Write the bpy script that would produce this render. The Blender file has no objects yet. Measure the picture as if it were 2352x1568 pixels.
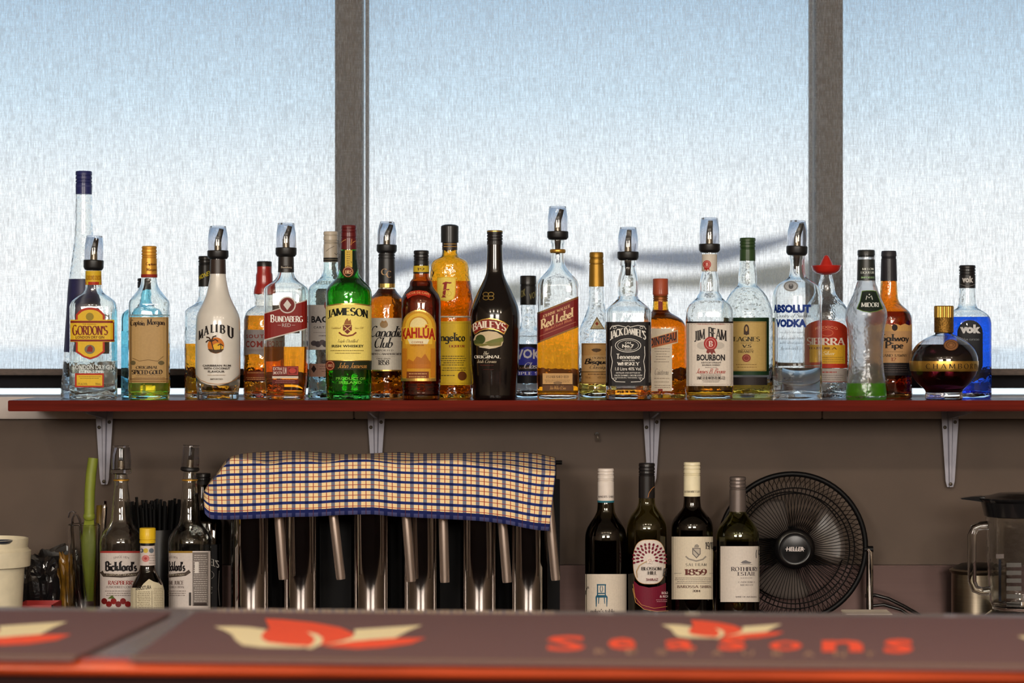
import bpy, bmesh, math, random
from mathutils import Vector, Matrix
random.seed(7)
scene = bpy.context.scene
COL = scene.collection

# ------------------------------------------------------------------ camera
FPX = 85.0 / 36.0 * 2352.0          # focal length in pixels of the 2352 px frame
CAMZ = 1.5
cam_data = bpy.data.cameras.new('camera')
cam_data.lens = 85.0
cam_data.sensor_width = 36.0
cam_data.clip_start = 0.05
cam_data.clip_end = 500
cam_data.dof.use_dof = True
cam_data.dof.focus_distance = 4.25
cam_data.dof.aperture_fstop = 3.6
cam = bpy.data.objects.new('camera', cam_data)
COL.objects.link(cam)
cam.location = (0, 0, CAMZ)
cam.rotation_euler = (math.pi / 2, 0, 0)
scene.camera = cam

# ------------------------------------------------------------------ sky
world = bpy.data.worlds.new('sky')
scene.world = world
world.use_nodes = True
wn = world.node_tree
wn.nodes.clear()
w_out = wn.nodes.new('ShaderNodeOutputWorld')
w_bg = wn.nodes.new('ShaderNodeBackground')
w_tc = wn.nodes.new('ShaderNodeTexCoord')
w_sep = wn.nodes.new('ShaderNodeSeparateXYZ')
w_ramp = wn.nodes.new('ShaderNodeValToRGB')
wn.links.new(w_tc.outputs['Generated'], w_sep.inputs[0])
wn.links.new(w_sep.outputs['Z'], w_ramp.inputs[0])
wn.links.new(w_ramp.outputs[0], w_bg.inputs['Color'])
wn.links.new(w_bg.outputs[0], w_out.inputs[0])
SKY = [(0.0, (0.97, 0.985, 1.0)), (0.03, (1.0, 1.0, 1.0)), (0.06, (0.94, 0.975, 1.0)), (0.10, (0.60, 0.755, 0.88)),
       (0.145, (0.35, 0.52, 0.69)), (0.5, (0.26, 0.44, 0.66)), (1.0, (0.18, 0.36, 0.62))]
els = w_ramp.color_ramp.elements
while len(els) < len(SKY):
    els.new(0.5)
for e, (p, c) in zip(els, SKY):
    e.position = p
    e.color = (*c, 1)
w_bg.inputs['Strength'].default_value = 1.62

# ------------------------------------------------------------------ room lamps (ceiling lights of the bar room) and added front fill
def lamp(name, kind, loc, energy, color, size, size_y=None, rot=(0, 0, 0), spread=None):
    d = bpy.data.lights.new(name, kind)
    d.energy = energy
    d.color = color
    if kind == 'AREA':
        d.shape = 'RECTANGLE'
        d.size = size
        d.size_y = size_y or size
        if spread:
            d.spread = spread
    else:
        d.shadow_soft_size = size
    o = bpy.data.objects.new(name, d)
    COL.objects.link(o)
    o.location = loc
    o.rotation_euler = rot
    return o
WARM = (1.0, 0.86, 0.68)
for x in (-1.25, -0.3, 0.75, 1.7):           # small bulbs along the ceiling
    lamp('ceiling_lamp_light', 'POINT', (x, 1.15, 2.72), 24, WARM, 0.045)
# two unseen soft fill panels added high at the front wall, behind the camera
for x in (-1.55, 1.35):
    lamp('front_fill_light', 'AREA', (x, -1.93, 2.32), 122, (1.0, 0.93, 0.84), 1.7, 0.8, (math.radians(80), 0, 0))
lamp('room_light', 'AREA', (0, -0.6, 2.74), 45, (1.0, 0.91, 0.80), 3.4, 1.2)
# sun over the terrace, high and along the building
sun = lamp('sun', 'SUN', (0, 8, 8), 5.0, (1.0, 0.96, 0.9), 0.01)
sun.data.angle = math.radians(1.0)
sun.rotation_euler = Vector((-0.70, -0.06, 0.70)).to_track_quat('Z', 'Y').to_euler()

scene.view_settings.view_transform = 'Standard'
scene.view_settings.look = 'None'
scene.view_settings.gamma = 1.0
scene.view_settings.use_curve_mapping = False
scene.view_settings.exposure = 0.0
scene.cycles.max_bounces = 28
scene.cycles.transmission_bounces = 28
scene.cycles.transparent_max_bounces = 24
scene.cycles.glossy_bounces = 8
scene.cycles.diffuse_bounces = 4
scene.cycles.sample_clamp_indirect = 6.0

# ------------------------------------------------------------------ helpers: materials
def lin(c):
    out = []
    for v in c[:3]:
        v /= 255.0
        out.append(v / 12.92 if v <= 0.04045 else ((v + 0.055) / 1.055) ** 2.4)
    return (*out, 1.0)
MATS = {}
def new_mat(key):
    m = bpy.data.materials.new(key)
    m.use_nodes = True
    return m, m.node_tree, m.node_tree.nodes['Principled BSDF']
def noise_tint(nt, bsdf, rgb, amount=0.15, scale=(40, 40, 40), detail=4, bump=0.0):
    tc = nt.nodes.new('ShaderNodeTexCoord')
    mp = nt.nodes.new('ShaderNodeMapping')
    mp.inputs['Scale'].default_value = scale
    nz = nt.nodes.new('ShaderNodeTexNoise')
    nz.inputs['Scale'].default_value = 1.0
    nz.inputs['Detail'].default_value = detail
    rp = nt.nodes.new('ShaderNodeValToRGB')
    lo = [max(0, v * (1 - amount)) for v in rgb[:3]]
    hi = [min(1, v * (1 + amount)) for v in rgb[:3]]
    rp.color_ramp.elements[0].position = 0.3
    rp.color_ramp.elements[1].position = 0.7
    rp.color_ramp.elements[0].color = (*lo, 1)
    rp.color_ramp.elements[1].color = (*hi, 1)
    nt.links.new(tc.outputs['Object'], mp.inputs[0])
    nt.links.new(mp.outputs[0], nz.inputs[0])
    nt.links.new(nz.outputs[0], rp.inputs[0])
    nt.links.new(rp.outputs[0], bsdf.inputs['Base Color'])
    if bump:
        b = nt.nodes.new('ShaderNodeBump')
        b.inputs['Strength'].default_value = bump
        b.inputs['Distance'].default_value = 0.002
        nt.links.new(nz.outputs[0], b.inputs['Height'])
        nt.links.new(b.outputs[0], bsdf.inputs['Normal'])
    return nz
def plain(rgb, rough=0.5, metal=0.0, coat=0.0, amount=0.06, scale=(60, 60, 60), bump=0.0, spec=0.5):
    key = 'plain_%s_%.2f_%.1f_%.1f_%s_%.2f_%.2f' % (rgb, rough, metal, coat, scale, bump, spec)
    if key in MATS:
        return MATS[key]
    m, nt, b = new_mat('surface_%d' % len(MATS))
    b.inputs['Roughness'].default_value = rough
    b.inputs['Metallic'].default_value = metal
    b.inputs['Coat Weight'].default_value = coat
    b.inputs['Coat Roughness'].default_value = 0.06
    b.inputs['Specular IOR Level'].default_value = spec
    noise_tint(nt, b, lin(rgb), amount, scale, bump=bump)
    MATS[key] = m
    return m
def paper(rgb):
    """printed label paper: matt, letting a little of the light behind it through"""
    if rgb == 'gold':
        return plain((214, 178, 96), 0.32, 0.85)
    if rgb == 'silver':
        return plain((190, 190, 192), 0.3, 0.8)
    key = 'paper_%s' % (rgb,)
    if key in MATS:
        return MATS[key]
    m, nt, b = new_mat('label_paper_%d' % len(MATS))
    b.inputs['Roughness'].default_value = 0.5
    b.inputs['Specular IOR Level'].default_value = 0.2
    noise_tint(nt, b, lin(rgb), 0.05, (300, 300, 300))
    tr = nt.nodes.new('ShaderNodeBsdfTranslucent')
    tr.inputs['Color'].default_value = lin(rgb)
    mx = nt.nodes.new('ShaderNodeMixShader')
    mx.inputs[0].default_value = 0.13
    out = nt.nodes['Material Output']
    nt.links.new(b.outputs[0], mx.inputs[1])
    nt.links.new(tr.outputs[0], mx.inputs[2])
    nt.links.new(mx.outputs[0], out.inputs[0])
    MATS[key] = m
    return m
def glass(rgb=(0.97, 0.985, 0.98), rough=0.0, ior=1.5, ripple=0.0):
    """clear or tinted glass; ripple is the wavy relief of a moulded bottle"""
    key = 'glass_%s_%.2f_%.2f_%.2f' % (rgb, rough, ior, ripple)
    if key in MATS:
        return MATS[key]
    m, nt, b = new_mat('glass_%d' % len(MATS))
    b.inputs['Base Color'].default_value = (*rgb, 1)
    b.inputs['Roughness'].default_value = rough
    b.inputs['IOR'].default_value = ior
    b.inputs['Transmission Weight'].default_value = 1.0
    if ripple:
        tc = nt.nodes.new('ShaderNodeTexCoord')
        nz = nt.nodes.new('ShaderNodeTexNoise')
        nz.inputs['Scale'].default_value = 60
        nz.inputs['Detail'].default_value = 2
        bp = nt.nodes.new('ShaderNodeBump')
        bp.inputs['Strength'].default_value = ripple
        bp.inputs['Distance'].default_value = 0.004
        nt.links.new(tc.outputs['Object'], nz.inputs[0])
        nt.links.new(nz.outputs[0], bp.inputs['Height'])
        nt.links.new(bp.outputs[0], b.inputs['Normal'])
    MATS[key] = m
    return m
def frosted(rgb, fac, rough=.18, ripple=.3):
    """etched glass or cloudy liquid: part clear refraction, part scattered light"""
    m = glass(rgb, rough, 1.45, ripple).copy()
    nt = m.node_tree
    tr = nt.nodes.new('ShaderNodeBsdfTranslucent'); tr.inputs['Color'].default_value = (*rgb, 1)
    mx = nt.nodes.new('ShaderNodeMixShader'); mx.inputs[0].default_value = fac
    nt.links.new(nt.nodes['Principled BSDF'].outputs[0], mx.inputs[1]); nt.links.new(tr.outputs[0], mx.inputs[2])
    nt.links.new(mx.outputs[0], nt.nodes['Material Output'].inputs[0])
    return m
CLEAR = (0.965, 0.985, 0.985)
def mat_black(): return plain((16, 15, 16), 0.28)
def mat_rubber(): return plain((14, 14, 15), 0.45)

# ------------------------------------------------------------------ helpers: meshes and objects
def obj(name, me, mat=None, parent=None, smooth=True):
    o = bpy.data.objects.new(name, me)
    COL.objects.link(o)
    if mat is not None:
        for mm in (mat if isinstance(mat, (list, tuple)) else [mat]):
            me.materials.append(mm)
    if parent is not None:
        o.parent = parent
    if smooth:
        me.polygons.foreach_set('use_smooth', [True] * len(me.polygons))
    return o
def from_bm(name, bm, mat=None, parent=None, smooth=True, angle=None):
    me = bpy.data.meshes.new(name)
    bm.to_mesh(me)
    bm.free()
    o = obj(name, me, mat, parent, smooth)
    if angle is not None:
        try:
            me.set_sharp_from_angle(angle=angle)
        except Exception:
            pass
    return o
def from_py(name, v, f, mat=None, parent=None, smooth=True, angle=None):
    me = bpy.data.meshes.new(name)
    me.from_pydata(v, [], f)
    me.update()
    o = obj(name, me, mat, parent, smooth)
    if angle is not None:
        try:
            me.set_sharp_from_angle(angle=angle)
        except Exception:
            pass
    return o
def tag(o, label=None, cat=None, group=None, kind=None):
    if label: o['label'] = label
    if cat: o['category'] = cat
    if group: o['group'] = group
    if kind: o['kind'] = kind
    return o
def empty(name, loc, rz=0.0):
    o = bpy.data.objects.new(name, None)
    o.empty_display_size = 0.02
    COL.objects.link(o)
    o.location = loc
    o.rotation_euler = (0, 0, rz)
    return o
def box(bm, x0, x1, y0, y1, z0, z1):
    vs = [bm.verts.new(p) for p in ((x0, y0, z0), (x1, y0, z0), (x1, y1, z0), (x0, y1, z0),
                                    (x0, y0, z1), (x1, y0, z1), (x1, y1, z1), (x0, y1, z1))]
    for f in ((0, 3, 2, 1), (4, 5, 6, 7), (0, 1, 5, 4), (1, 2, 6, 5), (2, 3, 7, 6), (3, 0, 4, 7)):
        bm.faces.new([vs[i] for i in f])
def bev_box(name, x0, x1, y0, y1, z0, z1, mat, parent=None, r=0.002, seg=2):
    bm = bmesh.new()
    box(bm, x0, x1, y0, y1, z0, z1)
    bmesh.ops.recalc_face_normals(bm, faces=bm.faces)
    if r:
        bmesh.ops.bevel(bm, geom=list(bm.edges), offset=r, segments=seg, affect='EDGES')
    return from_bm(name, bm, mat, parent, True, math.radians(40))
def struct(o, label=None):
    o['kind'] = 'structure'
    if label: o['label'] = label
    return o
def lathe(prof, segs=40, cap0=True, cap1=True, sec=None):
    """prof: (z, r) from bottom to top. returns verts, faces"""
    v, f = [], []
    for z, r in prof:
        for k in range(segs):
            a = 2 * math.pi * k / segs
            v.append((r * math.cos(a), r * math.sin(a), z))
    for i in range(len(prof) - 1):
        for k in range(segs):
            a, b = i * segs + k, i * segs + (k + 1) % segs
            f.append((a, b, b + segs, a + segs))
    if cap0: f.append(tuple(range(segs - 1, -1, -1)))
    if cap1: f.append(tuple((len(prof) - 1) * segs + k for k in range(segs)))
    return v, f
def lathe_obj(name, prof, mat, parent=None, segs=40, angle=math.radians(38), loc=None, **kw):
    v, f = lathe(prof, segs, **kw)
    o = from_py(name, v, f, mat, parent, True, angle)
    if loc: o.location = loc
    return o
def tube(bm, pts, r, sides=8, closed=False, caps=True):
    """a round bar along pts; r is a number or one per point"""
    pts = [Vector(p) for p in pts]
    n = len(pts)
    rr = r if isinstance(r, (list, tuple)) else [r] * n
    rings = []
    up = None
    for i, p in enumerate(pts):
        if closed:
            t = (pts[(i + 1) % n] - pts[i - 1])
        else:
            t = pts[min(i + 1, n - 1)] - pts[max(i - 1, 0)]
        t.normalize()
        if up is None:
            up = Vector((0, 0, 1)) if abs(t.z) < 0.9 else Vector((1, 0, 0))
        s = t.cross(up)
        s.normalize()
        up = s.cross(t)
        up.normalize()
        rings.append([bm.verts.new(p + (s * math.cos(2 * math.pi * k / sides) + up * math.sin(2 * math.pi * k / sides)) * rr[i])
                      for k in range(sides)])
    m = n if closed else n - 1
    for i in range(m):
        a, b = rings[i], rings[(i + 1) % n]
        for k in range(sides):
            bm.faces.new((a[k], a[(k + 1) % sides], b[(k + 1) % sides], b[k]))
    if caps and not closed:
        bm.faces.new(list(reversed(rings[0])))
        bm.faces.new(rings[-1])
def tube_obj(name, pts, r, mat, parent=None, sides=10, closed=False):
    bm = bmesh.new()
    tube(bm, pts, r, sides, closed)
    bmesh.ops.recalc_face_normals(bm, faces=bm.faces)
    return from_bm(name, bm, mat, parent, True, math.radians(50))
def at(px, py, Y):
    """the point at distance Y that the photograph shows at (px, py)"""
    return Vector(((px - 1176) * Y / FPX, Y, CAMZ - (py - 784) * Y / FPX))
def arcpts(cx, cy, rx, ry, a0, a1, n=14):
    return [(cx + rx * math.cos(math.radians(a0 + (a1 - a0) * i / n)),
             cy + ry * math.sin(math.radians(a0 + (a1 - a0) * i / n))) for i in range(n + 1)]

# ------------------------------------------------------------------ helpers: lettering
_a = arcpts
NIB = {  # glyph: (width, strokes) on a unit cap height; drawn with a broad nib, serifs added at free ends
 'A': (.74, [[(.04, 0), (.37, 1)], [(.37, 1), (.70, 0)], [(.16, .34), (.58, .34)]]),
 'B': (.62, [[(.1, 0), (.1, 1)], [(.1, 1), (.3, 1)] + _a(.3, .76, .22, .24, 90, -90)[1:] + [(.1, .52)], [(.1, .52), (.32, .52)] + _a(.32, .26, .25, .26, 90, -90)[1:] + [(.1, 0)]]),
 'C': (.68, [_a(.38, .5, .32, .5, 48, 312, 20)]),
 'D': (.72, [[(.1, 0), (.1, 1)], [(.1, 1), (.3, 1)] + _a(.3, .5, .36, .5, 90, -90, 18)[1:] + [(.1, 0)]]),
 'E': (.58, [[(.1, 0), (.1, 1)], [(.1, .97), (.52, .97)], [(.1, .52), (.44, .52)], [(.1, .03), (.54, .03)]]),
 'F': (.54, [[(.1, 0), (.1, 1)], [(.1, .97), (.52, .97)], [(.1, .52), (.44, .52)]]),
 'G': (.72, [_a(.38, .5, .32, .5, 48, 330, 20), [(.64, .05), (.64, .42)], [(.46, .42), (.66, .42)]]),
 'H': (.74, [[(.12, 0), (.12, 1)], [(.62, 0), (.62, 1)], [(.12, .52), (.62, .52)]]),
 'I': (.3, [[(.15, 0), (.15, 1)]]),
 'J': (.44, [[(.3, 1), (.3, .25)] + _a(.14, .22, .16, .22, 0, -130, 8)]),
 'K': (.7, [[(.12, 0), (.12, 1)], [(.14, .45), (.58, 1)], [(.26, .58), (.64, 0)]]),
 'L': (.56, [[(.12, 0), (.12, 1)], [(.12, .03), (.52, .03)]]),
 'M': (.9, [[(.1, 0), (.14, 1)], [(.14, 1), (.45, .1)], [(.45, .1), (.76, 1)], [(.76, 1), (.8, 0)]]),
 'N': (.76, [[(.12, 0), (.12, 1)], [(.12, 1), (.63, 0)], [(.63, 0), (.63, 1)]]),
 'O': (.76, [_a(.38, .5, .32, .5, 0, 360, 26)]),
 'P': (.6, [[(.12, 0), (.12, 1)], [(.12, 1), (.3, 1)] + _a(.3, .73, .24, .27, 90, -90)[1:] + [(.12, .46)]]),
 'Q': (.78, [_a(.38, .5, .32, .5, 0, 360, 26), [(.42, .22), (.72, -.12)]]),
 'R': (.68, [[(.12, 0), (.12, 1)], [(.12, 1), (.3, 1)] + _a(.3, .74, .23, .26, 90, -90)[1:] + [(.12, .48)], [(.3, .48), (.62, 0)]]),
 'S': (.56, [_a(.28, .75, .2, .25, 30, 250, 12) + _a(.28, .25, .22, .25, 80, -150, 14)]),
 'T': (.66, [[(.33, 0), (.33, 1)], [(.05, .97), (.61, .97)]]),
 'U': (.72, [[(.12, 1), (.12, .3)] + _a(.36, .3, .24, .3, 180, 360, 14) + [(.6, 1)]]),
 'V': (.7, [[(.04, 1), (.35, 0)], [(.35, 0), (.66, 1)]]),
 'W': (.98, [[(.04, 1), (.28, 0)], [(.28, 0), (.49, .9)], [(.49, .9), (.7, 0)], [(.7, 0), (.94, 1)]]),
 'Y': (.68, [[(.04, 1), (.34, .45)], [(.34, .45), (.64, 1)], [(.34, .45), (.34, 0)]]),
 'Z': (.6, [[(.06, .97), (.54, .97)], [(.54, .97), (.06, .03)], [(.06, .03), (.56, .03)]]),
 '1': (.36, [[(.06, .84), (.2, 1)], [(.2, 1), (.2, 0)]]), '2': (.54, [_a(.27, .72, .21, .28, 165, -20, 10) + [(.06, .03)], [(.06, .03), (.5, .03)]]),
 '4': (.56, [[(.4, 0), (.4, 1)], [(.4, 1), (.04, .28)], [(.04, .28), (.54, .28)]]), '0': (.56, [_a(.28, .5, .23, .5, 0, 360, 22)]),
 '5': (.52, [[(.14, .97), (.48, .97)], [(.14, .97), (.12, .55)], _a(.25, .31, .23, .31, 125, -150, 16)]),
 '7': (.5, [[(.05, .97), (.48, .97)], [(.48, .97), (.18, 0)]]),
 '8': (.54, [_a(.27, .76, .18, .24, 0, 360, 18), _a(.27, .27, .22, .27, 0, 360, 18)]),
 '9': (.54, [_a(.27, .7, .21, .3, 0, 360, 18), [(.48, .7), (.46, .4), (.34, .1), (.2, 0)]]),
 "'": (.2, [[(.1, 1), (.07, .72)]]), '.': (.2, [[(.1, 0), (.1, .12)]]), ' ': (.32, []), '-': (.4, [[(.08, .42), (.34, .42)]]),
 '/': (.4, [[(.02, -.1), (.36, 1.05)]]), '&': (.7, [_a(.28, .76, .16, .24, 0, 360, 14), _a(.28, .26, .24, .26, 100, 330, 12), [(.22, .56), (.64, 0)]]),
 'a': (.5, [_a(.22, .25, .17, .25, 0, 360, 16), [(.4, .5), (.4, 0)]]), 'b': (.54, [[(.1, 1), (.1, 0)], _a(.3, .25, .19, .25, 0, 360, 16)]),
 'c': (.46, [_a(.25, .25, .19, .25, 45, 315, 14)]), 'd': (.54, [_a(.24, .25, .18, .25, 0, 360, 16), [(.43, 1), (.43, 0)]]),
 'e': (.48, [[(.07, .28), (.42, .28)], _a(.24, .25, .18, .25, 10, 320, 16)]), 'f': (.34, [_a(.3, .82, .14, .18, 60, 180, 8) + [(.16, 0)], [(.03, .5), (.32, .5)]]),
 'g': (.5, [_a(.22, .27, .17, .23, 0, 360, 16), [(.4, .5), (.4, -.15)] + _a(.22, -.16, .18, .16, 0, -150, 8)]),
 'h': (.54, [[(.1, 1), (.1, 0)], [(.1, .3)] + _a(.27, .3, .17, .2, 150, 0, 8) + [(.44, 0)]]), 'i': (.24, [[(.12, .5), (.12, 0)], [(.12, .68), (.12, .8)]]),
 'k': (.5, [[(.1, 1), (.1, 0)], [(.12, .22), (.4, .5)], [(.2, .3), (.46, 0)]]), 'l': (.24, [[(.12, 1), (.12, 0)]]),
 'm': (.8, [[(.1, .5), (.1, 0)], [(.1, .3)] + _a(.25, .32, .15, .18, 150, 0, 8) + [(.4, 0)], [(.4, .3)] + _a(.55, .32, .15, .18, 150, 0, 8) + [(.7, 0)]]),
 'n': (.54, [[(.1, .5), (.1, 0)], [(.1, .3)] + _a(.27, .32, .17, .18, 150, 0, 8) + [(.44, 0)]]), 'o': (.5, [_a(.25, .25, .19, .25, 0, 360, 18)]),
 'p': (.54, [[(.1, .5), (.1, -.3)], _a(.3, .25, .19, .25, 0, 360, 16)]), 'q': (.52, [_a(.23, .25, .18, .25, 0, 360, 16), [(.42, .5), (.42, -.3)]]),
 'r': (.36, [[(.1, .5), (.1, 0)], [(.1, .3)] + _a(.26, .3, .16, .2, 150, 50, 6)]), 's': (.4, [_a(.2, .37, .13, .13, 30, 250, 8) + _a(.2, .13, .15, .13, 80, -150, 10)]),
 't': (.34, [[(.15, .75), (.15, .1)] + _a(.25, .1, .1, .1, 180, 300, 5), [(.03, .5), (.32, .5)]]), 'u': (.54, [[(.1, .5), (.1, .18)] + _a(.26, .18, .16, .18, 180, 330, 8), [(.44, .5), (.44, 0)]]),
 'w': (.72, [[(.03, .5), (.19, 0)], [(.19, 0), (.35, .48)], [(.35, .48), (.51, 0)], [(.51, 0), (.68, .5)]]), 'v': (.5, [[(.04, .5), (.25, 0)], [(.25, 0), (.46, .5)]]),
 'x': (.48, [[(.04, .5), (.44, 0)], [(.04, 0), (.44, .5)]]), 'y': (.5, [[(.05, .5), (.26, 0)], [(.45, .5), (.26, 0), (.15, -.28)]]),
}
def nib_text(s, weight=1.0, contrast=1.0, shear=0.0, track=0.0, serif=True):
    V, F = [], []
    x = 0.0
    thick, thin = .17 * weight, (.17 - .11 * contrast) * weight
    def strip(pts):
        base = len(V)
        n = len(pts)
        closed = n > 3 and abs(pts[0][0] - pts[-1][0]) < 1e-4 and abs(pts[0][1] - pts[-1][1]) < 1e-4
        for i, (px, py) in enumerate(pts):
            a = pts[i - 1] if i else (pts[-2] if closed else pts[0])
            b = pts[i + 1] if i < n - 1 else (pts[1] if closed else pts[-1])
            dx, dy = b[0] - a[0], b[1] - a[1]
            L = math.hypot(dx, dy) or 1
            dx, dy = dx / L, dy / L
            k = abs(dy)
            if dx * dy > 0.15 and k < 0.97: k *= 0.35
            h = (thin + (thick - thin) * k) / 2
            V.append((x + px - dy * h, py + dx * h))
            V.append((x + px + dy * h, py - dx * h))
        for i in range(n - 1):
            F.append((base + 2 * i, base + 2 * i + 1, base + 2 * i + 3, base + 2 * i + 2))
    for ch in s:
        g = NIB.get(ch)
        if g is None:
            g = NIB.get(ch.upper(), NIB[' '])
        w, strokes = g
        for st in strokes:
            strip(st)
            if serif and abs(st[0][0] - st[-1][0]) + abs(st[0][1] - st[-1][1]) > .02:
                for p, q in ((st[0], st[1]), (st[-1], st[-2])):
                    if abs(p[1] - q[1]) > abs(p[0] - q[0]) * 0.6 and (abs(p[1]) < .02 or abs(p[1] - 1) < .02):
                        hw = .11 + .05 * weight
                        t = .05
                        y0 = p[1] if p[1] < .5 else p[1] - t
                        b0 = len(V)
                        V.extend([(x + p[0] - hw, y0), (x + p[0] + hw, y0), (x + p[0] + hw, y0 + t), (x + p[0] - hw, y0 + t)])
                        F.append((b0, b0 + 1, b0 + 2, b0 + 3))
        x += w + track
    V = [(a + shear * b, b) for a, b in V]
    return V, F
_SANS = {}
def sans_text(s, bold=0.0, shear=0.0, track=1.0):
    key = (s, bold, shear, track)
    if key not in _SANS:
        cu = bpy.data.curves.new('lettering', 'FONT')
        cu.body = s
        cu.size = 1.0
        cu.offset = bold
        cu.shear = shear
        cu.space_character = track
        cu.resolution_u = 2
        to = bpy.data.objects.new('lettering', cu)
        me = bpy.data.meshes.new_from_object(to)
        _SANS[key] = ([(v.co.x, v.co.y) for v in me.vertices], [tuple(p.vertices) for p in me.polygons])
        bpy.data.meshes.remove(me)
        bpy.data.objects.remove(to)
        bpy.data.curves.remove(cu)
    return _SANS[key]
# flat print elements, all in photograph pixels of the face they are printed on
def R(x0, x1, y0, y1, c): return dict(v=[(x0, y1), (x1, y1), (x1, y0), (x0, y0)], f=[(0, 1, 2, 3)], c=c)
def P(pts, c): return dict(v=list(pts), f=[tuple(range(len(pts)))], c=c)
def E(cx, cy, rx, ry, c, n=28): return P([(cx + rx * math.cos(2 * math.pi * k / n), cy + ry * math.sin(2 * math.pi * k / n)) for k in range(n)], c)
def RING(cx, cy, rx, ry, t, c, n=28):
    v = []
    for k in range(n):
        a = 2 * math.pi * k / n
        v += [(cx + rx * math.cos(a), cy + ry * math.sin(a)), (cx + (rx - t) * math.cos(a), cy + (ry - t) * math.sin(a))]
    return dict(v=v, f=[(2 * k, 2 * k + 1, (2 * k + 3) % (2 * n), (2 * k + 2) % (2 * n)) for k in range(n)], c=c)
def STRK(pts, w, c):
    """a drawn line of width w along pts"""
    v, f = [], []
    n = len(pts)
    for i, p in enumerate(pts):
        a, b = pts[max(i - 1, 0)], pts[min(i + 1, n - 1)]
        dx, dy = b[0] - a[0], b[1] - a[1]
        L = math.hypot(dx, dy) or 1
        v += [(p[0] - dy / L * w / 2, p[1] + dx / L * w / 2), (p[0] + dy / L * w / 2, p[1] - dx / L * w / 2)]
    f = [(2 * i, 2 * i + 1, 2 * i + 3, 2 * i + 2) for i in range(n - 1)]
    return dict(v=v, f=f, c=c)
def FRAME(x0, x1, y0, y1, t, c):
    return dict(v=[(x0, y0), (x1, y0), (x1, y1), (x0, y1), (x0 + t, y0 + t), (x1 - t, y0 + t), (x1 - t, y1 - t), (x0 + t, y1 - t)],
                f=[(0, 1, 5, 4), (1, 2, 6, 5), (2, 3, 7, 6), (3, 0, 4, 7)], c=c)
def T(s, x0, x1, y0, y1, c, font='serif', w=1.0, con=1.0, shear=0.0, arc=0.0, slope=0.0, track=0.0, swell=0.0):
    """lettering fitted to the box; arc lifts its middle, slope tilts it, swell makes the ends taller"""
    if font == 'sans':
        V, F = sans_text(s, 0.014 * (w - 1) * 2, shear, 1.0 + track)
    else:
        V, F = nib_text(s, w, con, shear, track, serif=(font == 'serif'))
    if not V: return dict(v=[], f=[], c=c)
    ax, bx = min(p[0] for p in V), max(p[0] for p in V)
    ay, by = min(p[1] for p in V), max(p[1] for p in V)
    if font != 'sans' and not any(ch in "gpqyQ/" for ch in s): ay, by = 0.0, max(by, .5)
    out = []
    for px, py in V:
        u, t = (px - ax) / (bx - ax), (py - ay) / (by - ay)
        k = 1 - (2 * u - 1) ** 2
        h = (y1 - y0) * (1 + swell * (1 - k))
        X = x0 + u * (x1 - x0)
        out.append((X, y1 - t * h - arc * k + slope * (X - (x0 + x1) / 2)))
    return dict(v=out, f=F, c=c, text=(x0, x1))
def LINES(x0, x1, ys, h, c, seed=1, fill=.9):
    """rows of print too small to read in the photograph"""
    rnd = random.Random(seed)
    v, f = [], []
    for y in ys:
        x = x0 + rnd.random() * (x1 - x0) * (1 - fill)
        end = x1 - rnd.random() * (x1 - x0) * (1 - fill)
        while x < end:
            L = min(h * (1.0 + 3.0 * rnd.random()), end - x)
            b = len(v)
            v += [(x, y + h), (x + L, y + h), (x + L, y), (x, y)]
            f.append((b, b + 1, b + 2, b + 3))
            x += L + h * .6
    return dict(v=v, f=f, c=c)

# ------------------------------------------------------------------ helpers: bottles
SHELF_Z = 1.398
BENCH_Z = 0.985
def pchip(xs, ys):
    n = len(xs)
    h = [xs[i + 1] - xs[i] for i in range(n - 1)]
    d = [(ys[i + 1] - ys[i]) / h[i] for i in range(n - 1)]
    m = [0.0] * n
    m[0], m[-1] = d[0], d[-1]
    for i in range(1, n - 1):
        if d[i - 1] * d[i] > 0:
            w1, w2 = 2 * h[i] + h[i - 1], h[i] + 2 * h[i - 1]
            m[i] = (w1 + w2) / (w1 / d[i - 1] + w2 / d[i])
    def f(x):
        if x <= xs[0]: return ys[0]
        if x >= xs[-1]: return ys[-1]
        i = 0
        while xs[i + 1] < x: i += 1
        t = (x - xs[i]) / h[i]
        t2, t3 = t * t, t * t * t
        return ((2 * t3 - 3 * t2 + 1) * ys[i] + (t3 - 2 * t2 + t) * h[i] * m[i] + (-2 * t3 + 3 * t2) * ys[i + 1] + (t3 - t2) * h[i] * m[i + 1])
    return f
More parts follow.
